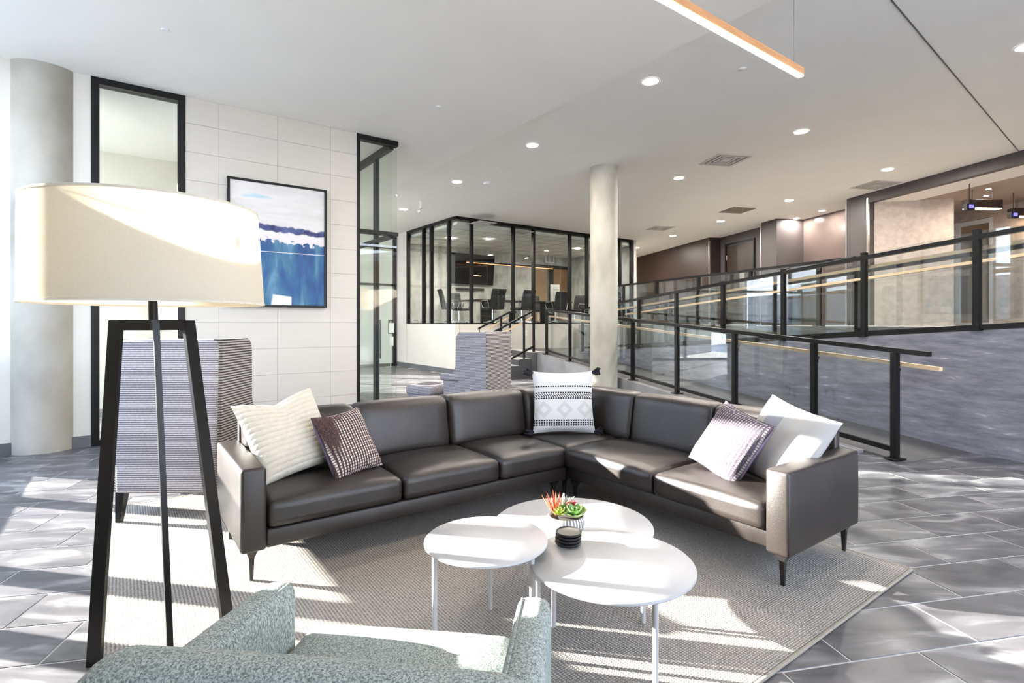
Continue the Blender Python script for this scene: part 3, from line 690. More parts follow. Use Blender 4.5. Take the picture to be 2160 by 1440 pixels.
# stair railings
def stair_rail(label, r):
    g = thing('stair_rail', label, 'railing', QR(4.10, r, 0), A_QR, 'stair railings')
    zs = lambda q: max(0, .15 + (q - 4.10) * .15 / .31)
    P = lambda q, z: (q - 4.10, 0, z)
    for q in (4.25, 4.87): 
        zf = .15 * (int((q - 4.10) / .31) + 1)
        mk('post', 'black_metal', g, lambda bm: box(bm, q - 4.10 - .022, q - 4.10 + .022, -.022, .022, zf, zs(q) + .93))
    mk('post', 'black_metal', g, lambda bm: box(bm, 5.12 - 4.10 - .025, 5.12 - 4.10 + .025, -.025, .025, .612, 1.60))
    mk('top_rail', 'black_metal', g, lambda bm: (bar(bm, P(3.95, zs(4.10) - .07 + .93), P(5.10, zs(5.10) + .95), .06, .045)))
    mk('top_rail', 'black_metal', g, lambda bm: bar(bm, P(5.08, zs(5.10) + .955), P(5.30, zs(5.10) + .955), .06, .045))
    mk('bottom_rail', 'black_metal', g, lambda bm: bar(bm, P(4.05, zs(4.05) + .10), P(5.12, zs(5.12) + .10), .035, .045))
    mk('handrail', 'wood_rail', g, lambda bm: bar(bm, (P(4.0, 0)[0], .07, zs(4.1) + .73), (P(5.15, 0)[0], .07, zs(5.15) + .80), .04, .035), label='pale wooden handrail')
    for q in (4.25, 4.87): mk('bracket', 'black_metal', g, lambda bm: path_tube(bm, [(q - 4.1, .015, zs(q) + .66), (q - 4.1, .06, zs(q) + .66), (q - 4.1, .07, zs(q) + .73)], .008, 6))
stair_rail('black stair rail with pale handrail nearest the ramp end of the steps', 11.72)
stair_rail('black stair rail on the far side of the steps below the conference glazing', 13.30)

# ------------------------------------------------------------------ concrete column by the ramp
struct('column_ramp', 'concrete', lambda bm: lathe(bm, [(.235, 0), (.235, ZH)], 40), 0, smooth=True).location = (1.60, 9.33, 0)

# ------------------------------------------------------------------ back walls of the upper level (tile axes)
def stw(name, mat, *boxes):
    return struct(name, mat, lambda bm: [box(bm, *b) for b in boxes], A_ST)
stw('wall_back', 'brown_wall', (9.5, 10.0, 15.3, 20.6, ZU, ZH))
stw('wall_back_end', 'tan_wall', (7.4, 9.9, 20.6, 20.75, ZU, ZH))
stw('wall_niche', 'taupe_wall', (9.9, 10.0, 15.02, 15.3, ZU, ZH)); stw('wall_niche_right', 'taupe_wall', (9.9, 10.0, 12.8, 13.6, ZU, ZH)); stw('wall_niche_head', 'taupe_wall', (9.9, 10.0, 13.6, 15.02, 3.76, ZH))
stw('wall_pilaster', 'taupe_wall', (9.5, 10.5, 12.19, 12.8, ZU, ZH))
stw('wall_recess', 'gloss_taupe', (10.3, 10.5, 9.96, 12.19, ZU, ZH))
stw('wall_pillar', 'taupe_wall', (9.5, 10.4, 9.43, 9.96, ZU, ZH))
stw('trim_1', 'taupe_wall', (9.5, 9.64, -5, 9.43, 3.80, ZH))
stw('trim_2', 'ceiling_paint', (9.64, 10.35, -5, 9.43, 3.81, ZH))
stw('ceiling_bar', 'tan_ceiling', (10.35, 14, -5, 12, 3.82, ZH))
for k, (s, t) in enumerate(((9.495, 15.29), (9.495, 12.81), (9.495, 9.97), (9.495, 9.425), (9.495, 20.59))):
    o = stw('corner_guard', 'steel', (s - .006, s + .03, t - .02, t + .02, ZU, ZH - .1))
struct('wall_bar_side', 'beige_texture', lambda bm: prism(bm, [(9.66, 9.42), (10.93, 8.80), (11.05, 9.0), (11.05, 9.42)], ZU, 3.82), A_ST)
stw('wall_bar_back', 'beige_texture', (12.6, 12.8, 10.15, 12, ZU, 3.82)); stw('wall_bar_head', 'beige_texture', (12.6, 12.8, 9.3, 10.15, 3.62, 3.82)); stw('wall_bar_right', 'beige_texture', (12.6, 12.8, -5, 9.3, ZU, 3.82))
stw('wall_bar_end', 'tan_wall', (9.6, 14, -5.2, -5, ZU, ZH)); stw('wall_bar_outer', 'tan_wall', (13.9, 14.1, -5, 12, ZU, ZH))
framed('door_2', A_ST, 'b', 12.66, 9.3, 10.15, ZU, 3.62, [9.36, 10.09], [(1.28, .06), (3.56, .10)], bw=.09, depth=.06, mat='white_plastic')
# wooden double door in the niche
d3 = sempty('door_3', ST(9.9, 13.6, ZU), A_ST)
mk('frame', 'black_metal', d3, lambda bm: (box(bm, -.03, .02, 0, .06, 0, 2.5),)); mk('frame', 'black_metal', d3, lambda bm: box(bm, -.03, .02, 1.36, 1.42, 0, 2.5)); mk('frame', 'black_metal', d3, lambda bm: box(bm, -.03, .02, .06, 1.36, 2.43, 2.5))
mk('door_leaf', 'dark_wood', d3, lambda bm: rbox(bm, -.005, .04, .065, .40, .01, 2.425, .003, 1))
leaf = mk('door_leaf', 'dark_wood', d3, lambda bm: rbox(bm, -.005, .04, .405, 1.355, .01, 2.425, .003, 1))
mk('vision_frame', 'steel', leaf, lambda bm: box(bm, -.014, -.004, .47, .70, 1.0, 1.62)); mk('vision_pane', 'glass_window', leaf, lambda bm: box(bm, -.018, -.013, .50, .67, 1.03, 1.59)); mk('hinge', 'steel', leaf, lambda bm: tube(bm, (-.012, 1.352, 2.0), (-.012, 1.352, 2.14), .012))
struct('wall_far', 'wall_paint', lambda bm: box(bm, 16.6, 25, 24, 24.2, 0, ZH), A_NM)

# ------------------------------------------------------------------ sectional sofa
SA0, SA1, SB0, SB1, SE = .47, 3.36, 2.89, 3.66, 1.28
so = thing('sectional_sofa', 'dark brown leather L-shaped sectional sofa with square arms on slim metal legs', 'sofa', NM(2.60, 2.90, 0), A_NM)
ox, oy = 2.60, 2.90
def SL(*b): return (b[0] - ox, b[1] - ox, b[2] - oy, b[3] - oy) + b[4:]
ZB, ZS, ZA, ZK = .17, .265, .585, .752
mk('arm', 'leather', so, lambda bm: rbox(bm, *SL(SA0, SA0 + .12, SB0 - .02, SB1, ZB, ZA), .018, 3), True)
mk('arm', 'leather', so, lambda bm: rbox(bm, *SL(2.57, SA1, SE, SE + .12, ZB, ZA), .018, 3), True)
mk('base', 'leather', so, lambda bm: rbox(bm, *SL(SA0 + .12, 2.60, SB0, SB1 - .02, ZB, ZS), .012, 2), True)
mk('base', 'leather', so, lambda bm: rbox(bm, *SL(2.62, SA1 - .02, SE + .12, SB1 - .02, ZB, ZS), .012, 2), True)
for a0, a1 in ((SA0 + .125, 1.327), (1.333, 2.012), (2.018, 2.60)):
    mk('seat_cushion', 'leather', so, lambda bm: softbox(bm, *SL(a0, a1, SB0 - .015, 3.50, ZS, .402), .035, .028), True)
mk('seat_cushion', 'leather', so, lambda bm: softbox(bm, *SL(2.606, 3.22, 2.90, 3.50, ZS, .402), .035, .02), True)
for b0, b1 in ((SE + .125, 2.095), (2.101, 2.894)):
    mk('seat_cushion', 'leather', so, lambda bm: softbox(bm, *SL(2.565, 3.22, b0, b1, ZS, .402), .035, .028), True)
def lean_back(name, a0, a1, run):
    def fn(bm):
        if run == 'left':
            softbox(bm, *SL(a0, a1, 3.42, 3.585, .39, ZK), .04, .01, belly=.025)
            for v in bm.verts: v.co.y += (v.co.z - .39) * .16
        else:
            softbox(bm, a0 - oy, a1 - oy, -(3.30 - ox), -(3.13 - ox), .39, ZK, .04, .01, belly=.0)
            for v in bm.verts:
                x, y, z = v.co; v.co = Vector((-y + (z - .39) * .16, x, z))
    return mk(name, 'leather', so, fn, True)
for a0, a1 in ((SA0 + .12, 1.26), (1.265, 1.955), (1.96, 2.66)): lean_back('back_cushion', a0, a1, 'left')
for b0, b1 in ((1.41, 2.09), (2.095, 2.78)): lean_back('back_cushion', b0, b1, 'right')
# corner back: two short leaning blocks meeting in the corner
lean_back('corner_back', 2.665, 3.40, 'left'); lean_back('corner_back', 2.785, 3.44, 'right')
mk('back_panel', 'leather', so, lambda bm: rbox(bm, *SL(SA0 + .11, SA1, 3.60, SB1, ZB, .74), .012, 2), True)
mk('back_panel', 'leather', so, lambda bm: rbox(bm, *SL(3.30, SA1, SE + .10, 3.62, ZB, .735), .012, 2), True)
def sofa_leg(x, y, dx, dy):
    def fn(bm):
        # flat tapered blade with a flared top
        for w0, w1, z0, z1 in ((.008, .0125, .0125, .125), (.0125, .030, .125, ZB)):
            loft(bm, [(x + dx * 0 - w0, y - w0, z0), (x + w0, y - w0, z0), (x + w0, y + w0, z0), (x - w0, y + w0, z0)], [(x - w1 + dx * .0, y - w1, z1), (x + w1, y - w1, z1), (x + w1, y + w1, z1), (x - w1, y + w1, z1)])
    mk('leg', 'leg_metal', so, fn)
for a, b in ((.53, 2.94), (.53, 3.58), (2.52, 2.94), (2.64, 2.84), (2.66, 2.98), (2.63, 1.34), (3.31, 1.34), (3.31, 3.58), (2.0, 3.58)): sofa_leg(a - ox, b - oy, 0, 0)

# ------------------------------------------------------------------ rug
rug = thing('area_rug', 'large beige-grey woven rug under the sofa and coffee tables', 'rug', NM(1.64, 2.8, 0), A_NM)
mk('pile', 'rug_weave', rug, lambda bm: rbox(bm, -1.70, 1.70, -1.76, 1.86, .001, .011, .003, 1))
for x0, x1, y0, y1 in ((-1.715, 1.715, -1.775, -1.76), (-1.715, 1.715, 1.86, 1.875), (-1.715, -1.70, -1.76, 1.86), (1.70, 1.715, -1.76, 1.86)):
    mk('binding', 'rug_binding', rug, lambda bm: rbox(bm, x0, x1, y0, y1, .001, .013, .003, 1))
ZR = .012

# ------------------------------------------------------------------ cushions on the sofa
def place_pillow(name, label, loc, rz, lean, spin, parts, cat='cushion', roll=0.0):
    o = thing(name, label, cat, loc, 0, 'throw cushions on the sectional sofa')
    o.rotation_euler = (Matrix.Rotation(rz, 4, 'Z') @ Matrix.Rotation(lean, 4, 'X') @ Matrix.Rotation(spin, 4, 'Y')).to_euler()
    for nm, mt, fn in parts: mk(nm, mt, o, fn, True)
    return o
place_pillow('throw_pillow', 'large cream cushion with pleated ribs leaning in the left arm corner', NM(.80, 3.34, .645), A_NM + R(12), R(-30), R(-8),
    [('cover', 'pillow_cream', lambda bm: pillow(bm, .50, .50, .16, .006, 15, slump=.05))])
place_pillow('throw_pillow', 'small plum and white knitted cushion beside the ribbed cream one', NM(1.10, 3.17, .585), A_NM + R(20), R(-30), R(-4),
    [('cover', 'knit_plum', lambda bm: pillow(bm, .35, .40, .13, side=-1)), ('backing', 'pillow_plum', lambda bm: pillow(bm, .355, .405, .16, side=1))])
cp = place_pillow('throw_pillow', 'white cushion with black dashed rows and tassels in the sofa corner', NM(2.88, 3.24, .665), R(2), R(-14), R(0),
    [('cover', 'white_dashed_cloth', lambda bm: pillow(bm, .50, .50, .15))])
for i, j in ((-1, 1), (1, 1), (-1, -1), (1, -1)):
    def tassel(bm):
        for k in range(16):
            a = random.uniform(-.8, .8); b = random.uniform(-.7, .7); L = random.uniform(.05, .085)
            d = Vector((i * math.cos(a), b * .7, j * .2 * (1 if j > 0 else .3) + math.sin(a) * .6)).normalized()
            tube(bm, (i * .235, 0, j * .235), Vector((i * .235, 0, j * .235)) + d * L, .005, .009, 5)
    o = mk('tassel', 'tassel_black', cp, tassel, True); o['kind'] = 'stuff'
place_pillow('throw_pillow', 'pale lilac and white knitted cushion at the right end of the sofa', NM(2.89, 1.79, .595), A_NM + R(-103), R(-30), R(14),
    [('cover', 'knit_pale', lambda bm: pillow(bm, .42, .42, .14, side=-1)), ('backing', 'pillow_plum', lambda bm: pillow(bm, .425, .425, .14, side=1))])
place_pillow('throw_pillow', 'large white cushion with grey bands leaning on the right arm', NM(3.05, 1.56, .605), A_NM + R(-103), R(-30), R(12),
    [('cover', 'white_banded_cloth', lambda bm: pillow(bm, .50, .50, .15))])

# ------------------------------------------------------------------ coffee tables
def table(name, label, c, r, z, legs, lr):
    t = thing(name, label, 'table', (c[0], c[1], 0), 0, 'round white nesting tables')
    mk('tabletop', 'table_white', t, lambda bm: lathe(bm, [(0, z - .014), (r - .006, z - .014), (r, z - .009), (r, z - .003), (r - .003, z), (0, z)], 72), True)
    for k in legs:
        x, y = lr * math.cos(R(k)), lr * math.sin(R(k))
        mk('leg', 'table_white', t, lambda bm: tube(bm, (x, y, ZR), (x, y, z - .012), .0105, seg=14), True)
    return t
table('coffee_table', 'smallest and tallest round white table, nearest the armchair', (-.105, 2.19), .252, .420, (88, 208, 325), .222)
table('coffee_table', 'medium round white table carrying the stack of dark coasters', (.385, 2.085), .318, .375, (51, 171, 291), .285)
table('coffee_table', 'largest and lowest round white table carrying the succulent bowl', (.295, 2.60), .382, .330, (250, 10, 130), .345)
# bowl of succulents
pc = (.250, 2.482, .3305)
pl = thing('succulent_bowl', 'ribbed grey and white bowl of green and orange succulents', 'plant', pc)
pl.scale = (1.15, 1.15, 1.15)
def bowl(bm):
    seg = 72; prof = [(.0, 0), (.045, 0), (.068, .018), (.078, .04), (.076, .06), (.070, .072), (.066, .070), (.066, .058)]
    rings = []
    for r, z in prof:
        rings.append([bm.verts.new(((max(r, 1e-4) + (.0022 if i % 2 and .01 < z < .07 else 0)) * math.cos(2 * math.pi * i / seg), (max(r, 1e-4) + (.0022 if i % 2 and .01 < z < .07 else 0)) * math.sin(2 * math.pi * i / seg), z)) for i in range(seg)])
    for a, b in zip(rings, rings[1:]):
        for i in range(seg): bm.faces.new((a[i], a[(i + 1) % seg], b[(i + 1) % seg], b[i]))
def pot_mat():
    m, n, l, p, o = nodes_of('pot_ribbed')
    tc = n.new('ShaderNodeTexCoord'); sx = n.new('ShaderNodeSeparateXYZ'); l.new(tc.outputs['Object'], sx.inputs[0])
    at2 = n.new('ShaderNodeMath'); at2.operation = 'ARCTAN2'; l.new(sx.outputs['Y'], at2.inputs[0]); l.new(sx.outputs['X'], at2.inputs[1])
    ml = n.new('ShaderNodeMath'); ml.operation = 'MULTIPLY'; ml.inputs[1].default_value = 36; l.new(at2.outputs[0], ml.inputs[0])
    sn = n.new('ShaderNodeMath'); sn.operation = 'SINE'; l.new(ml.outputs[0], sn.inputs[0])
    rp = n.new('ShaderNodeValToRGB'); rp.color_ramp.elements[0].position = .2; rp.color_ramp.elements[0].color = (.16, .155, .16, 1); rp.color_ramp.elements[1].position = .6; rp.color_ramp.elements[1].color = (.74, .73, .72, 1)
    l.new(sn.outputs[0], rp.inputs[0]); l.new(rp.outputs[0], p.inputs['Base Color']); p.inputs['Roughness'].default_value = .75; MATS['pot_ribbed'] = m
pot_mat()
mk('bowl', 'pot_ribbed', pl, bowl, True)
mk('soil', 'soil', pl, lambda bm: lathe(bm, [(0, .062), (.064, .060)], 32))
def leaf(bm, base, d, L, w, th=.004, up=Vector((0, 0, 1))):
    d = d.normalized(); s = d.cross(up).normalized() if abs(d.dot(up)) < .98 else Vector((1, 0, 0)); u = s.cross(d)
    prof = [(0, .35), (.35, .9), (.65, 1.0), (.88, .6), (1.0, .06)]
    prev = None
    for t, k in prof:
        c = base + d * (L * t) + up * (L * .25 * t * t)
        ring = [bm.verts.new(c + s * (w * k)), bm.verts.new(c + u * th * k), bm.verts.new(c - s * (w * k)), bm.verts.new(c - u * th * k)]
        if prev:
            for i in range(4): bm.faces.new((prev[i], prev[(i + 1) % 4], ring[(i + 1) % 4], ring[i]))
        prev = ring
def rosette(c, size, n, mat, tilt=(0, 0)):
    ro = bpy.data.objects.new('rosette', None); C.objects.link(ro); ro.parent = pl; ro.location = c; ro.empty_display_size = .02
    for ring, (cnt, el, L, w) in enumerate(((n, 12, 1.0, .36), (n, 38, .82, .34), (max(4, n - 2), 62, .55, .28))):
        for k in range(cnt):
            a = 2 * math.pi * (k + .5 * ring) / cnt; e = R(el)
            d = Vector((math.cos(a) * math.cos(e) + tilt[0], math.sin(a) * math.cos(e) + tilt[1], math.sin(e)))
            mk('leaf', mat, ro, lambda bm: leaf(bm, Vector((0, 0, ring * .003)), d, size * L, size * w * .8), True)
rosette((.030, -.034, .078), .050, 8, 'succulent_green', (0, -.3))
rosette((-.026, -.030, .082), .034, 7, 'succulent_lime', (-.1, -.3))
rosette((.058, .004, .080), .030, 7, 'succulent_lime', (.3, 0))
rosette((.022, .030, .086), .038, 7, 'succulent_red', (0, .1))
rosette((-.012, .0, .090), .026, 6, 'succulent_green')
def spikes(c, n, L, mat, spread, lean):
    for k in range(n):
        a = 2 * math.pi * k / n + random.uniform(-.2, .2); e = R(random.uniform(48, 82))
        d = Vector((math.cos(a) * math.cos(e) * spread + lean[0], math.sin(a) * math.cos(e) * spread + lean[1], math.sin(e)))
        mk('spike_leaf', mat, pl, lambda bm: leaf(bm, Vector(c), d, L * random.uniform(.75, 1.1), .0042, .002), True)
spikes((-.040, .0, .066), 15, .082, 'spike_orange', .9, (-.18, 0))
spikes((-.010, .022, .066), 9, .075, 'succulent_dark', 1.0, (.15, .1))
# coasters
for k in range(4):
    names = ['lowest dark round coaster of the stack', 'second dark round coaster from the bottom of the stack', 'third dark round coaster from the bottom of the stack', 'topmost coaster of the stack with a raised rim and grey inlay']
    c = thing('coaster', names[k] + ' on the white table', 'coaster', (.235 + .001 * k, 2.245 - .001 * k, .375 + k * .0142), random.random(), 'stacked round coasters')
    mk('body', 'coaster_dark', c, lambda bm: lathe(bm, [(0, .0005), (.045, .0005), (.050, .003), (.055, .009), (.055, .0115), (.0525, .0135), (.050, .0115), (.047, .008), (0, .008)], 40), True)
    if k == 3: mk('inlay', 'coaster_leather', c, lambda bm: lathe(bm, [(0, .0088), (.0468, .0088)], 40), True)

# ------------------------------------------------------------------ tripod floor lamp
LX, LY = -1.325, 2.05
lp = thing('floor_lamp', 'tall black tripod floor lamp with a wide cream drum shade', 'lamp', (LX, LY, 0))
SH = .036
def shear(bm):
    for v in bm.verts: v.co.x -= SH * v.co.z
ZT = 1.312
for k, ang in enumerate((184, 64, -53)):
    ca, sa = math.cos(R(ang)), math.sin(R(ang)); ux, uy = -sa, ca
    def flat(p_in, p_out, q_in, q_out, th=.0095):
        # quad in the radial plane, given as (radius, z), extruded by th sideways
        def w(rz, s): return (rz[0] * ca + s * ux * th, rz[0] * sa + s * uy * th, rz[1])
        return [w(p, -1) for p in (p_in, p_out, q_out, q_in)], [w(p, 1) for p in (p_in, p_out, q_out, q_in)]
    def leg(bm):
        a, b = flat((.235, 0.0 if ang != 184 else 0.0), (.285, 0), (.112, ZT - .001), (.158, ZT - .001)); loft(bm, a, b); shear(bm)
    def arm(bm):
        a, b = flat((.0, ZT - .040), (.118, ZT - .040), (.0, ZT), (.118, ZT)); loft(bm, a, b); shear(bm)
    mk('leg', 'lamp_black', lp, leg); mk('top_bar', 'lamp_black', lp, arm)
def pole(bm): tube(bm, (0, 0, ZT - .04), (0, 0, ZT + .075), .016, seg=16); shear(bm)
mk('stem', 'black_metal', lp, pole, True)
def sock(bm): lathe(bm, [(.014, ZT + .075), (.019, ZT + .08), (.019, ZT + .10), (.013, ZT + .105), (.013, ZT + .15), (0, ZT + .15)], 16); shear(bm)
mk('socket', 'brass', lp, sock, True)
SZ0, SZ1, SR = 1.375, 1.735, .388
def shade(bm):
    lathe(bm, [(SR, SZ0), (SR - .012, SZ1), (SR - .015, SZ1), (SR - .003, SZ0), (SR, SZ0)], 96); shear(bm)
shd = mk('lamp_shade', 'shade_linen', lp, shade, True)
def rim(bm, r, z):
    lathe(bm, [(r - .004, z - .004), (r + .002, z - .004), (r + .002, z + .004), (r - .004, z + .004), (r - .004, z - .004)], 96); shear(bm)
mk('rim', 'pillow_cream', shd, lambda bm: rim(bm, SR - .012, SZ1), True); mk('rim', 'pillow_cream', shd, lambda bm: rim(bm, SR, SZ0), True)
def spider(k):
    def fn(bm):
        a = R(20 + 120 * k); tube(bm, (0, 0, SZ1 - .035), ((SR - .02) * math.cos(a), (SR - .02) * math.sin(a), SZ1 - .004), .0028, seg=6); shear(bm)
    return fn
for k in range(3): mk('spider_arm', 'steel', shd, spider(k), True)
def harp(bm):
    pts = [(.0 + .055 * math.sin(t), 0, ZT + .10 + (SZ1 - .03 - ZT - .10) * (1 - math.cos(t)) / 2) for t in [math.pi * i / 14 for i in range(15)]]
    path_tube(bm, pts, .0028, 6); path_tube(bm, [(-p[0], p[1], p[2]) for p in pts], .0028, 6); tube(bm, (0, 0, SZ1 - .05), (0, 0, SZ1 - .015), .012, seg=10); shear(bm)
mk('harp', 'steel', lp, harp, True)
def bulb(bm): lathe(bm, [(.012, ZT + .15), (.016, ZT + .17), (.030, ZT + .21), (.032, ZT + .235), (.022, ZT + .265), (0, ZT + .272)], 20); shear(bm)
mk('bulb', 'bulb_glow', lp, bulb, True)

# ------------------------------------------------------------------ wing chairs
def wing_chair(name, label, loc, rz, bmat='wing_tweed', smat='wing_tweed_shaded'):
    """local: back panel at y=0 facing -y, chair faces +y; width .72, height 1.2"""
    w = thing(name, label, 'armchair', loc, rz, 'tall tweed wing chairs')
    W = .345
    def back(bm):
        softbox(bm, -W, W, .0, .13, .19, 1.185, .03, .012, 7)
        for v in bm.verts: v.co.x *= .93 + .07 * (v.co.z / 1.2); 
    mk('back', bmat, w, back, True)
    for s in (-1, 1):
        def wing(bm):
            x0, x1 = (W - .055, W + .012) if s > 0 else (-W - .012, -W + .055)
            prof = [(.015, .19), (.66, .19), (.66, .60), (.50, .64), (.45, .75), (.46, 1.12), (.42, 1.19), (.015, 1.195)]
            a = [(x0, y, z) for y, z in prof]; b = [(x1, y, z) for y, z in prof]
            loft(bm, a, b)
            bmesh.ops.bevel(bm, geom=[e for e in bm.edges], offset=.012, segments=2, affect='EDGES', clamp_overlap=True)
            for v in bm.verts: v.co.x *= .95 + .05 * (v.co.z / 1.2)
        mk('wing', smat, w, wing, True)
        mk('arm_pad', 'wing_tweed', w, lambda bm: softbox(bm, s * (W - .02) - .05, s * (W - .02) + .05, .40, .70, .56, .655, .03, 0, 5), True)
    mk('seat', 'wing_tweed', w, lambda bm: softbox(bm, -W + .06, W - .06, .10, .68, .26, .46, .04, .02, 7), True)
    mk('apron', 'wing_tweed', w, lambda bm: rbox(bm, -W + .05, W - .05, .05, .66, .185, .28, .01, 2), True)
    for x, y in ((-W + .05, .04), (W - .05, .04), (-W + .05, .60), (W - .05, .60)):
        sx = -.03 if y < .1 else .03
        mk('leg', 'lamp_black', w, lambda bm: loft(bm, [(x - .016, y + sx - .016, 0.012), (x + .016, y + sx - .016, 0.012), (x + .016, y + sx + .016, 0.012), (x - .016, y + sx + .016, 0.012)], [(x - .028, y - .028, .2), (x + .028, y - .028, .2), (x + .028, y + .028, .2), (x - .028, y + .028, .2)]))
    return w
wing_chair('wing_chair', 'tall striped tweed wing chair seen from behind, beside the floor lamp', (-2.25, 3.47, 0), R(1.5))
wc = wing_chair('wing_chair', 'tall striped tweed wing chair turned to the left behind the sofa', (-.16, 7.02, -.012), R(62), 'wing_tweed_shaded', 'wing_tweed')
ot = thing('ottoman', 'low striped tweed ottoman beyond the sofa back', 'ottoman', (-1.18, 7.62, 0), R(62))
mk('cushion', 'wing_tweed', ot, lambda bm: softbox(bm, -.26, .26, -.22, .22, .30, .43, .04, .015, 7), True)
mk('base', 'wing_tweed', ot, lambda bm: rbox(bm, -.24, .24, -.20, .20, .12, .31, .01, 2), True)
for x, y in ((-.2, -.16), (.2, -.16), (-.2, .16), (.2, .16)): mk('leg', 'lamp_black', ot, lambda bm: tube(bm, (x, y, 0), (x, y, .13), .014, .02, 8))

# ------------------------------------------------------------------ sage armchair in the foreground
ac = thing('tub_armchair', 'sage green heather fabric armchair seen from behind in the foreground', 'armchair', (-.352, .93, 0), R(-6.7))
def acback(bm):
    softbox(bm, -.41, .41, -.07, .07, .20, .715, .055, .012, 9)
    for v in bm.verts:
        v.co.y -= (v.co.z - .2) * .06
        if v.co.z > .60: v.co.x *= 1 - (v.co.z - .60) * .38
mk('back', 'sage_heather', ac, acback, True)
for s in (-1, 1):
    def acarm(bm):
        softbox(bm, s * .352 - .045, s * .352 + .045, .02, .535, .16, .585, .03, .004, 7)
        for v in bm.verts: v.co.z += (v.co.y - .5) * -.06 * (1 if v.co.z > .4 else 0)
    mk('arm', 'sage_heather', ac, acarm, True)
    mk('seam', 'sage_heather', ac, lambda bm: path_tube(bm, [(s * .352 - s * .030, y, .5845 + (y - .5) * -.06) for y in (.08, .2, .35, .47, .505)] + [(s * .352 - s * .030, .528, .55)], .003, 5), True)
mk('seat_cushion', 'sage_heather', ac, lambda bm: softbox(bm, -.305, .305, .05, .61, .27, .435, .04, .02, 9), True)
mk('base', 'sage_heather', ac, lambda bm: rbox(bm, -.36, .36, .0, .56, .14, .28, .02, 2), True)
for x, y in ((-.33, .02), (.33, .02), (-.33, .50), (.33, .50)): mk('leg', 'lamp_black', ac, lambda bm: tube(bm, (x, y, 0.0125 if inv(A_NM, ac.matrix_basis @ Vector((x, y, 0)))[1] > 1.02 else 0.0), (x * .95, y, .16), .012, .02, 10), True)

# ------------------------------------------------------------------ framed painting
pa = thing('framed_painting', 'large framed abstract seascape in blue and white on the tiled wall', 'painting', NM(1.024, B0 - .004, 1.497), A_NM)
PW, PH = 1.167, 1.549
for b in ((0, PW, -.045, 0, 0, .028), (0, PW, -.045, 0, PH - .028, PH), (0, .028, -.045, 0, .028, PH - .028), (PW - .028, PW, -.045, 0, .028, PH - .028)):
    mk('frame', 'black_metal', pa, lambda bm: box(bm, *b))
mk('canvas', 'abstract_seascape', pa, lambda bm: box(bm, 0.0, PW - .056, 0, .012, 0, PH - .056), loc=(.028, -.030, .028))

# ------------------------------------------------------------------ ceiling fittings
def downlight(u, v, label, z=ZH, r=.085, grp='recessed downlights in the main ceiling'):
    p = at(u, v, z); d = thing('downlight', label, 'light', p, 0, grp)
    mk('trim', 'white_plastic', d, lambda bm: lathe(bm, [(r, -.001), (r + .018, -.001), (r + .016, -.006), (r, -.008), (r, -.001)], 28), True)
    mk('lens', 'downlight_glow', d, lambda bm: lathe(bm, [(0, -.004), (r, -.004)], 28))
for u, v, lb in ((1372, 171, 'round recessed downlight beside the glowing end of the copper bar light'), (1690, 277, 'round recessed downlight above the nearest square vent'), (1123, 306, 'round recessed downlight left of the concrete column top'),
                 (1872, 357, 'round recessed downlight near the dark beam and vent'), (964, 383, 'round recessed downlight next to the smoke detector'), (1432, 375, 'round recessed downlight just right of the concrete column top'),
                 (1664, 422, 'round recessed downlight beyond the brown return grille'), (851, 441, 'round recessed downlight at the far left by the glass corner'), (1520, 466, 'round recessed downlight between the brown grille and the wooden door'),
                 (1419, 497, 'round recessed downlight over the brown wall, nearer one'), (1343, 522, 'farthest round recessed downlight at the end of the brown wall'), (2166, 98, 'round recessed downlight cut by the right edge of the picture')):
    downlight(u, v, lb)
downlight(1734, 444, 'small downlight in front of the glossy recess, right one', r=.06); downlight(1680, 460, 'small downlight in front of the glossy recess, left one', r=.06)
downlight(2085, 398, 'small downlight over the bar, nearer the beam', 3.82, .035, 'downlights in the bar ceiling'); downlight(2080, 413, 'small downlight over the bar, further back', 3.82, .035, 'downlights in the bar ceiling')
downlight(1030, 504, 'downlight in the conference room above the screen', 3.812, .08, 'conference room downlights'); downlight(1218, 524, 'downlight in the conference room by the grey right wall', 3.812, .08, 'conference room downlights')
downlight(952, 502, 'downlight in the conference room near the left glazing', 3.812, .08, 'conference room downlights')
def vent(u, v, label, rz=A_ST, size=.60, z=ZH, brown=False):
    p = at(u, v, z); g = thing('ceiling_vent', label, 'vent', p, rz, 'square ceiling vents')
    h = size / 2
    if brown:
        mk('grille', 'vent_brown', g, lambda bm: box(bm, -h, h, -h, h, -.012, -.001)); return
    mk('backing', 'vent_dark', g, lambda bm: box(bm, -h + .01, h - .01, -h + .01, h - .01, -.003, -.001))
    for k, (a, b) in enumerate(((h, h - .05), (h - .085, h - .125), (h - .16, h - .195), (h - .225, 0.0))):
        def ring(bm):
            if b <= 0: box(bm, -a, a, -a, a, -.014, -.004); return
            for x0, x1, y0, y1 in ((-a, a, -a, -b), (-a, a, b, a), (-a, -b, -b, b), (b, a, -b, b)): box(bm, x0, x1, y0, y1, -.012, -.003)
        mk('louver', 'vent_metal', g, ring)
vent(1530, 337, 'square diffuser vent right of the concrete column, nearest one'); vent(1847, 390, 'square diffuser vent touching the dark beam'); vent(1392, 481, 'square diffuser vent farthest back, above the level guard rail')
vent(1555, 443, 'plain brown return grille in the ceiling', brown=True)
vent(1019, 470, 'vent in the conference room ceiling, nearer the glazed corner', A_NM, .5, 3.812); vent(1100, 489, 'vent in the conference room ceiling, nearer the doorway', A_NM, .5, 3.812)
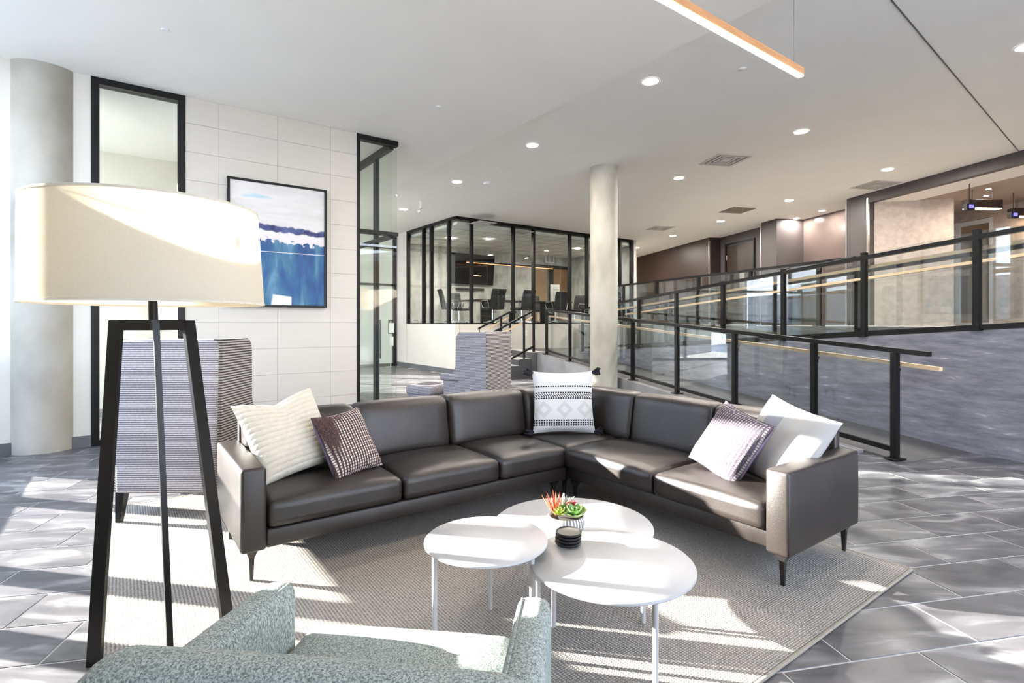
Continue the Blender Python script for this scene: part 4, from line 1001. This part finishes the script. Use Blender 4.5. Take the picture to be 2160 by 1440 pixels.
def capdisc(name, u, v, label, cat, z, r, h, mat='white_plastic', grp=None):
    p = at(u, v, z); g = thing(name, label, cat, p, 0, grp)
    mk('cover', mat, g, lambda bm: lathe(bm, [(0, -h), (r * .8, -h), (r, -h * .4), (r, -.001)], 24), True)
    mk('collar', mat, g, lambda bm: lathe(bm, [(r, -.001), (r * 1.25, -.001), (r * 1.25, -.004), (r, -.005)], 24), True)
capdisc('sprinkler_cap', 348, 62, 'white sprinkler cap on the low ceiling above the lamp', 'sprinkler', ZL, .032, .012, grp='concealed sprinkler caps')
capdisc('sprinkler_cap', 924, 225, 'white sprinkler cap on the low ceiling near the glass corner', 'sprinkler', ZL, .032, .012, grp='concealed sprinkler caps')
capdisc('sprinkler_cap', 1566, 145, 'white sprinkler cap left of the copper bar light end', 'sprinkler', ZH, .035, .012, grp='concealed sprinkler caps')
capdisc('sprinkler_cap', 1915, 346, 'white sprinkler cap beside the downlight near the beam', 'sprinkler', ZH, .035, .012, grp='concealed sprinkler caps')
capdisc('sprinkler_cap', 1545, 360, 'small cap beside the nearest square vent', 'sprinkler', ZH, .030, .012, grp='concealed sprinkler caps')
capdisc('sprinkler_cap', 1048, 361, 'small cap behind the smoke detector', 'sprinkler', ZH, .030, .012, grp='concealed sprinkler caps')
capdisc('smoke_detector', 1027, 384, 'white domed smoke detector on the main ceiling', 'detector', ZH, .07, .045)
p = at(888, 424, ZH); g = thing('ceiling_sensor', 'white bent sensor arm hanging from the ceiling near the conference room', 'sensor', p)
mk('plate', 'white_plastic', g, lambda bm: lathe(bm, [(0, -.012), (.05, -.012), (.05, -.001)], 20), True)
mk('arm', 'white_plastic', g, lambda bm: path_tube(bm, [(0, 0, -.005), (0, 0, -.16), (-.02, 0, -.21), (-.07, 0, -.24)], .028, 10), True)
# copper linear pendant
P1 = at(1690, 163, 3.0); P0 = P1 - NM(1, 0) * 2.6
bl = thing('bar_pendant', 'long slim copper bar light glowing underneath, hung on thin wires', 'light', P1, A_NM)
mk('housing', 'copper_wood', bl, lambda bm: rbox(bm, -2.6, 0, -.022, .022, 0.008, .060, .003, 1))
mk('diffuser', 'bar_glow', bl, lambda bm: box(bm, -2.595, -.004, -.018, .018, 0, .008))
for x in (-.10, -2.5): mk('wire', 'wire_steel', bl, lambda bm: tube(bm, (x, 0, .06), (x, 0, (ZH if x > -1 else ZL) - 3.0), .0022, seg=6))
# bar box lights with small blue displays below
for k, (u, v, lb) in enumerate(((2072, 441, 'left'), (2165, 458, 'right'))):
    p = at(u, v, 3.45); g = thing('box_pendant', f'brown wooden box light over the bar with a glowing underside, {lb} one', 'light', p, A_ST + R(-8), 'wooden box lights over the bar')
    mk('housing', 'dark_wood', g, lambda bm: rbox(bm, -.34, .34, -.075, .075, .01, .17, .004, 1)); mk('diffuser', 'warm_glow', g, lambda bm: box(bm, -.33, .33, -.065, .065, 0, .012))
    mk('rod', 'black_metal', g, lambda bm: tube(bm, (-.2, 0, .17), (-.2, 0, .37), .006)); mk('rod', 'black_metal', g, lambda bm: tube(bm, (.2, 0, .17), (.2, 0, .37), .006))
    p = at(u - 21, v + 1, 3.33); g = thing('bar_display', f'small dark box with a blue lit face under the {lb} bar box light', 'display', p, A_ST + R(-8), 'blue lit displays over the bar')
    mk('case', 'black_plastic', g, lambda bm: rbox(bm, -.08, .08, .02, .10, .0, .115, .004, 1)); mk('hanger', 'black_metal', g, lambda bm: tube(bm, (0, .06, .115), (0, .06, .49), .006)); mk('face', 'blue_glow', g, lambda bm: box(bm, -.04, .04, .012, .02, .035, .095))

# ------------------------------------------------------------------ conference room contents
def office_chair(label, a, b, rz, first=[None]):
    if first[0] is None:
        c = thing('office_chair', label, 'chair', NM(a, b, ZU), rz, 'conference room chairs'); first[0] = c
        mk('seat', 'mesh_black', c, lambda bm: softbox(bm, -.25, .25, -.25, .25, .44, .51, .03, .005, 5), True)
        def bk(bm):
            softbox(bm, -.24, .24, .22, .26, .50, 1.02, .018, 0, 7)
            for v in bm.verts: v.co.y += .16 * ((v.co.z - .5) / .52) ** 2 + .02 * math.sin((v.co.z - .5) * 9)
        mk('backrest', 'mesh_black', c, bk, True)
        for s in (-1, 1): mk('armrest', 'chrome', c, lambda bm: path_tube(bm, [(s * .26, .22, .47), (s * .29, .24, .60), (s * .29, .18, .70), (s * .29, -.12, .70), (s * .29, -.16, .62), (s * .26, -.10, .47)], .014, 8), True)
        mk('column', 'chrome', c, lambda bm: tube(bm, (0, 0, .10), (0, 0, .44), .028), True)
        for k in range(5):
            x, y = math.cos(2 * math.pi * k / 5), math.sin(2 * math.pi * k / 5)
            f = mk('foot', 'chrome', c, lambda bm: loft(bm, [(x * .03 - y * .02, y * .03 + x * .02, .09), (x * .03 + y * .02, y * .03 - x * .02, .09), (x * .03 + y * .02, y * .03 - x * .02, .13), (x * .03 - y * .02, y * .03 + x * .02, .13)], [(x * .3 - y * .014, y * .3 + x * .014, .06), (x * .3 + y * .014, y * .3 - x * .014, .06), (x * .3 + y * .014, y * .3 - x * .014, .085), (x * .3 - y * .014, y * .3 + x * .014, .085)]))
            mk('caster', 'black_plastic', f, lambda bm: tube(bm, (x * .29 - y * .018, y * .29 + x * .018, .029), (x * .29 + y * .018, y * .29 - x * .018, .029), .028))
        return c
    c = copy_tree(first[0]); c.location = NM(a, b, ZU); c.rotation_euler = (0, 0, rz); c['label'] = label; return c
office_chair('black office chair seen from the side at the left end of the conference table', 7.75, 13.55, A_NM + R(75))
office_chair('black office chair on the far side under the wall screen', 8.7, 14.75, A_NM + R(0))
office_chair('black office chair on the near side, behind the second glazing bar', 8.7, 12.85, A_NM + R(178))
office_chair('black office chair on the near side, middle one', 9.75, 12.85, A_NM + R(185))
office_chair('black office chair on the near side by the doorway end', 11.1, 12.85, A_NM + R(175))
office_chair('black office chair on the far side in front of the doorway', 11.9, 14.7, A_NM + R(-8))
office_chair('black office chair at the right end of the conference table', 12.7, 13.7, A_NM + R(-80))
ct = thing('conference_table', 'long dark conference table between the office chairs', 'table', NM(10.3, 13.75, ZU), A_NM)
mk('tabletop', 'dark_wood', ct, lambda bm: rbox(bm, -1.9, 1.9, -.5, .5, .71, .75, .01, 2))
for x in (-1.2, 1.2): mk('leg', 'black_metal', ct, lambda bm: (rbox(bm, x - .06, x + .06, -.3, .3, 0, .71, .01, 1)))
tv = thing('wall_screen', 'large black television on the grey conference room wall', 'television', NM(9.62, 15.58, 1.25), A_NM)
tv.location = NM(8.72, 15.58, 2.62)
tvp = mk('panel', 'screen_black', tv, lambda bm: rbox(bm, 0, 1.78, -.11, -.05, 0, 1.02, .006, 1), rot=(R(6), 0, 0)); mk('mount', 'black_metal', tv, lambda bm: box(bm, .6, 1.1, -.06, .018, .3, .7))
sb = tag(mk('sound_bar', 'black_plastic', None, lambda bm: rbox(bm, 0, 1.1, -.09, .018, 0, .07, .015, 2)), 'black sound bar mounted below the television', 'speaker'); sb.location = NM(9.05, 15.58, 2.42); sb.rotation_euler = (0, 0, A_NM)
rl = thing('bar_pendant', 'thin red glowing bar light in the conference room', 'light', NM(8.4, 13.8, 3.12), A_NM)
mk('housing', 'black_metal', rl, lambda bm: box(bm, 0, 3.4, -.02, .02, .012, .06)); mk('diffuser', 'red_glow', rl, lambda bm: box(bm, 0, 3.4, -.018, .018, 0, .012))
for x in (.2, 3.2): mk('wire', 'wire_steel', rl, lambda bm: tube(bm, (x, 0, .06), (x, 0, .69), .003, seg=6))
wv = thing('wall_vent', 'white double wall grille above the conference room doorway', 'vent', NM(12.95, 15.59, 3.58), A_NM)
mk('frame', 'white_plastic', wv, lambda bm: box(bm, 0, .42, -.02, .008, 0, .30)); mk('grille', 'louver', wv, lambda bm: box(bm, .035, .20, -.024, -.02, .035, .265)); mk('grille', 'louver', wv, lambda bm: box(bm, .22, .385, -.024, -.02, .035, .265))
sg = thing('notice_sign', 'white notice sheet with grey lines of print standing on the conference table', 'sign', NM(11.75, 13.62, ZU + .751), A_NM + R(-12))
mk('foot', 'black_metal', sg, lambda bm: rbox(bm, -.18, .18, -.06, .10, 0, .012, .003, 1))
mk('board', 'dark_bronze', sg, lambda bm: box(bm, -.20, .18, 0, .015, .012, .60)); mk('sheet', 'sign_white', sg, lambda bm: box(bm, -.185, .165, -.004, 0, .02, .59))
for k, wd in enumerate((.09, .13, .12, .13, .10, .12, .08)): mk('print_line', 'print_grey', sg, lambda bm: box(bm, -wd, wd, -.0055, -.004, .47 - k * .048, .484 - k * .048))
pdl = thing('dome_pendant', 'small dark dome pendant glowing in the corridor behind the conference room', 'light', NM(13.0, 16.6, 3.05), 0)
mk('shade', 'black_metal', pdl, lambda bm: lathe(bm, [(.17, 0), (.16, .07), (.10, .14), (.03, .17), (0, .17)], 24), True); mk('diffuser', 'bulb_glow', pdl, lambda bm: lathe(bm, [(0, .01), (.155, .01)], 24)); mk('cord', 'black_metal', pdl, lambda bm: tube(bm, (0, 0, .17), (0, 0, .95), .006, seg=6))
# hand sanitiser stand by the entrance
hs = thing('sanitizer_stand', 'white hand sanitizer dispenser on a thin steel stand by the entrance', 'dispenser', NM(6.45, 14.9, 0), A_NM)
mk('base', 'steel', hs, lambda bm: rbox(bm, -.15, .15, -.13, .13, .001, .012, .004, 1)); mk('pole', 'steel', hs, lambda bm: tube(bm, (0, 0, .01), (0, 0, 1.35), .016), True)
mk('dispenser', 'white_plastic', hs, lambda bm: rbox(bm, -.07, .07, -.12, -.01, 1.0, 1.3, .02, 2), True); mk('drip_tray', 'white_plastic', hs, lambda bm: rbox(bm, -.05, .05, -.11, 0, .62, .9, .02, 2), True); mk('back_plate', 'black_plastic', hs, lambda bm: rbox(bm, -.08, .08, -.01, .008, .98, 1.40, .01, 1))
# outlet-like plates on the low wall below the conference glazing
for k, a in enumerate((9.05, 9.35)):
    ob = tag(mk('switch_plate', 'white_plastic', None, lambda bm: rbox(bm, -.05, .05, -.008, 0, -.08, .08, .003, 1)), ('left' if k == 0 else 'right') + ' white wall plate on the low wall behind the stair', 'switch', 'wall plates behind the stair'); ob.location = NM(a, CB - .0, 1.02); ob.rotation_euler = (0, 0, A_NM)
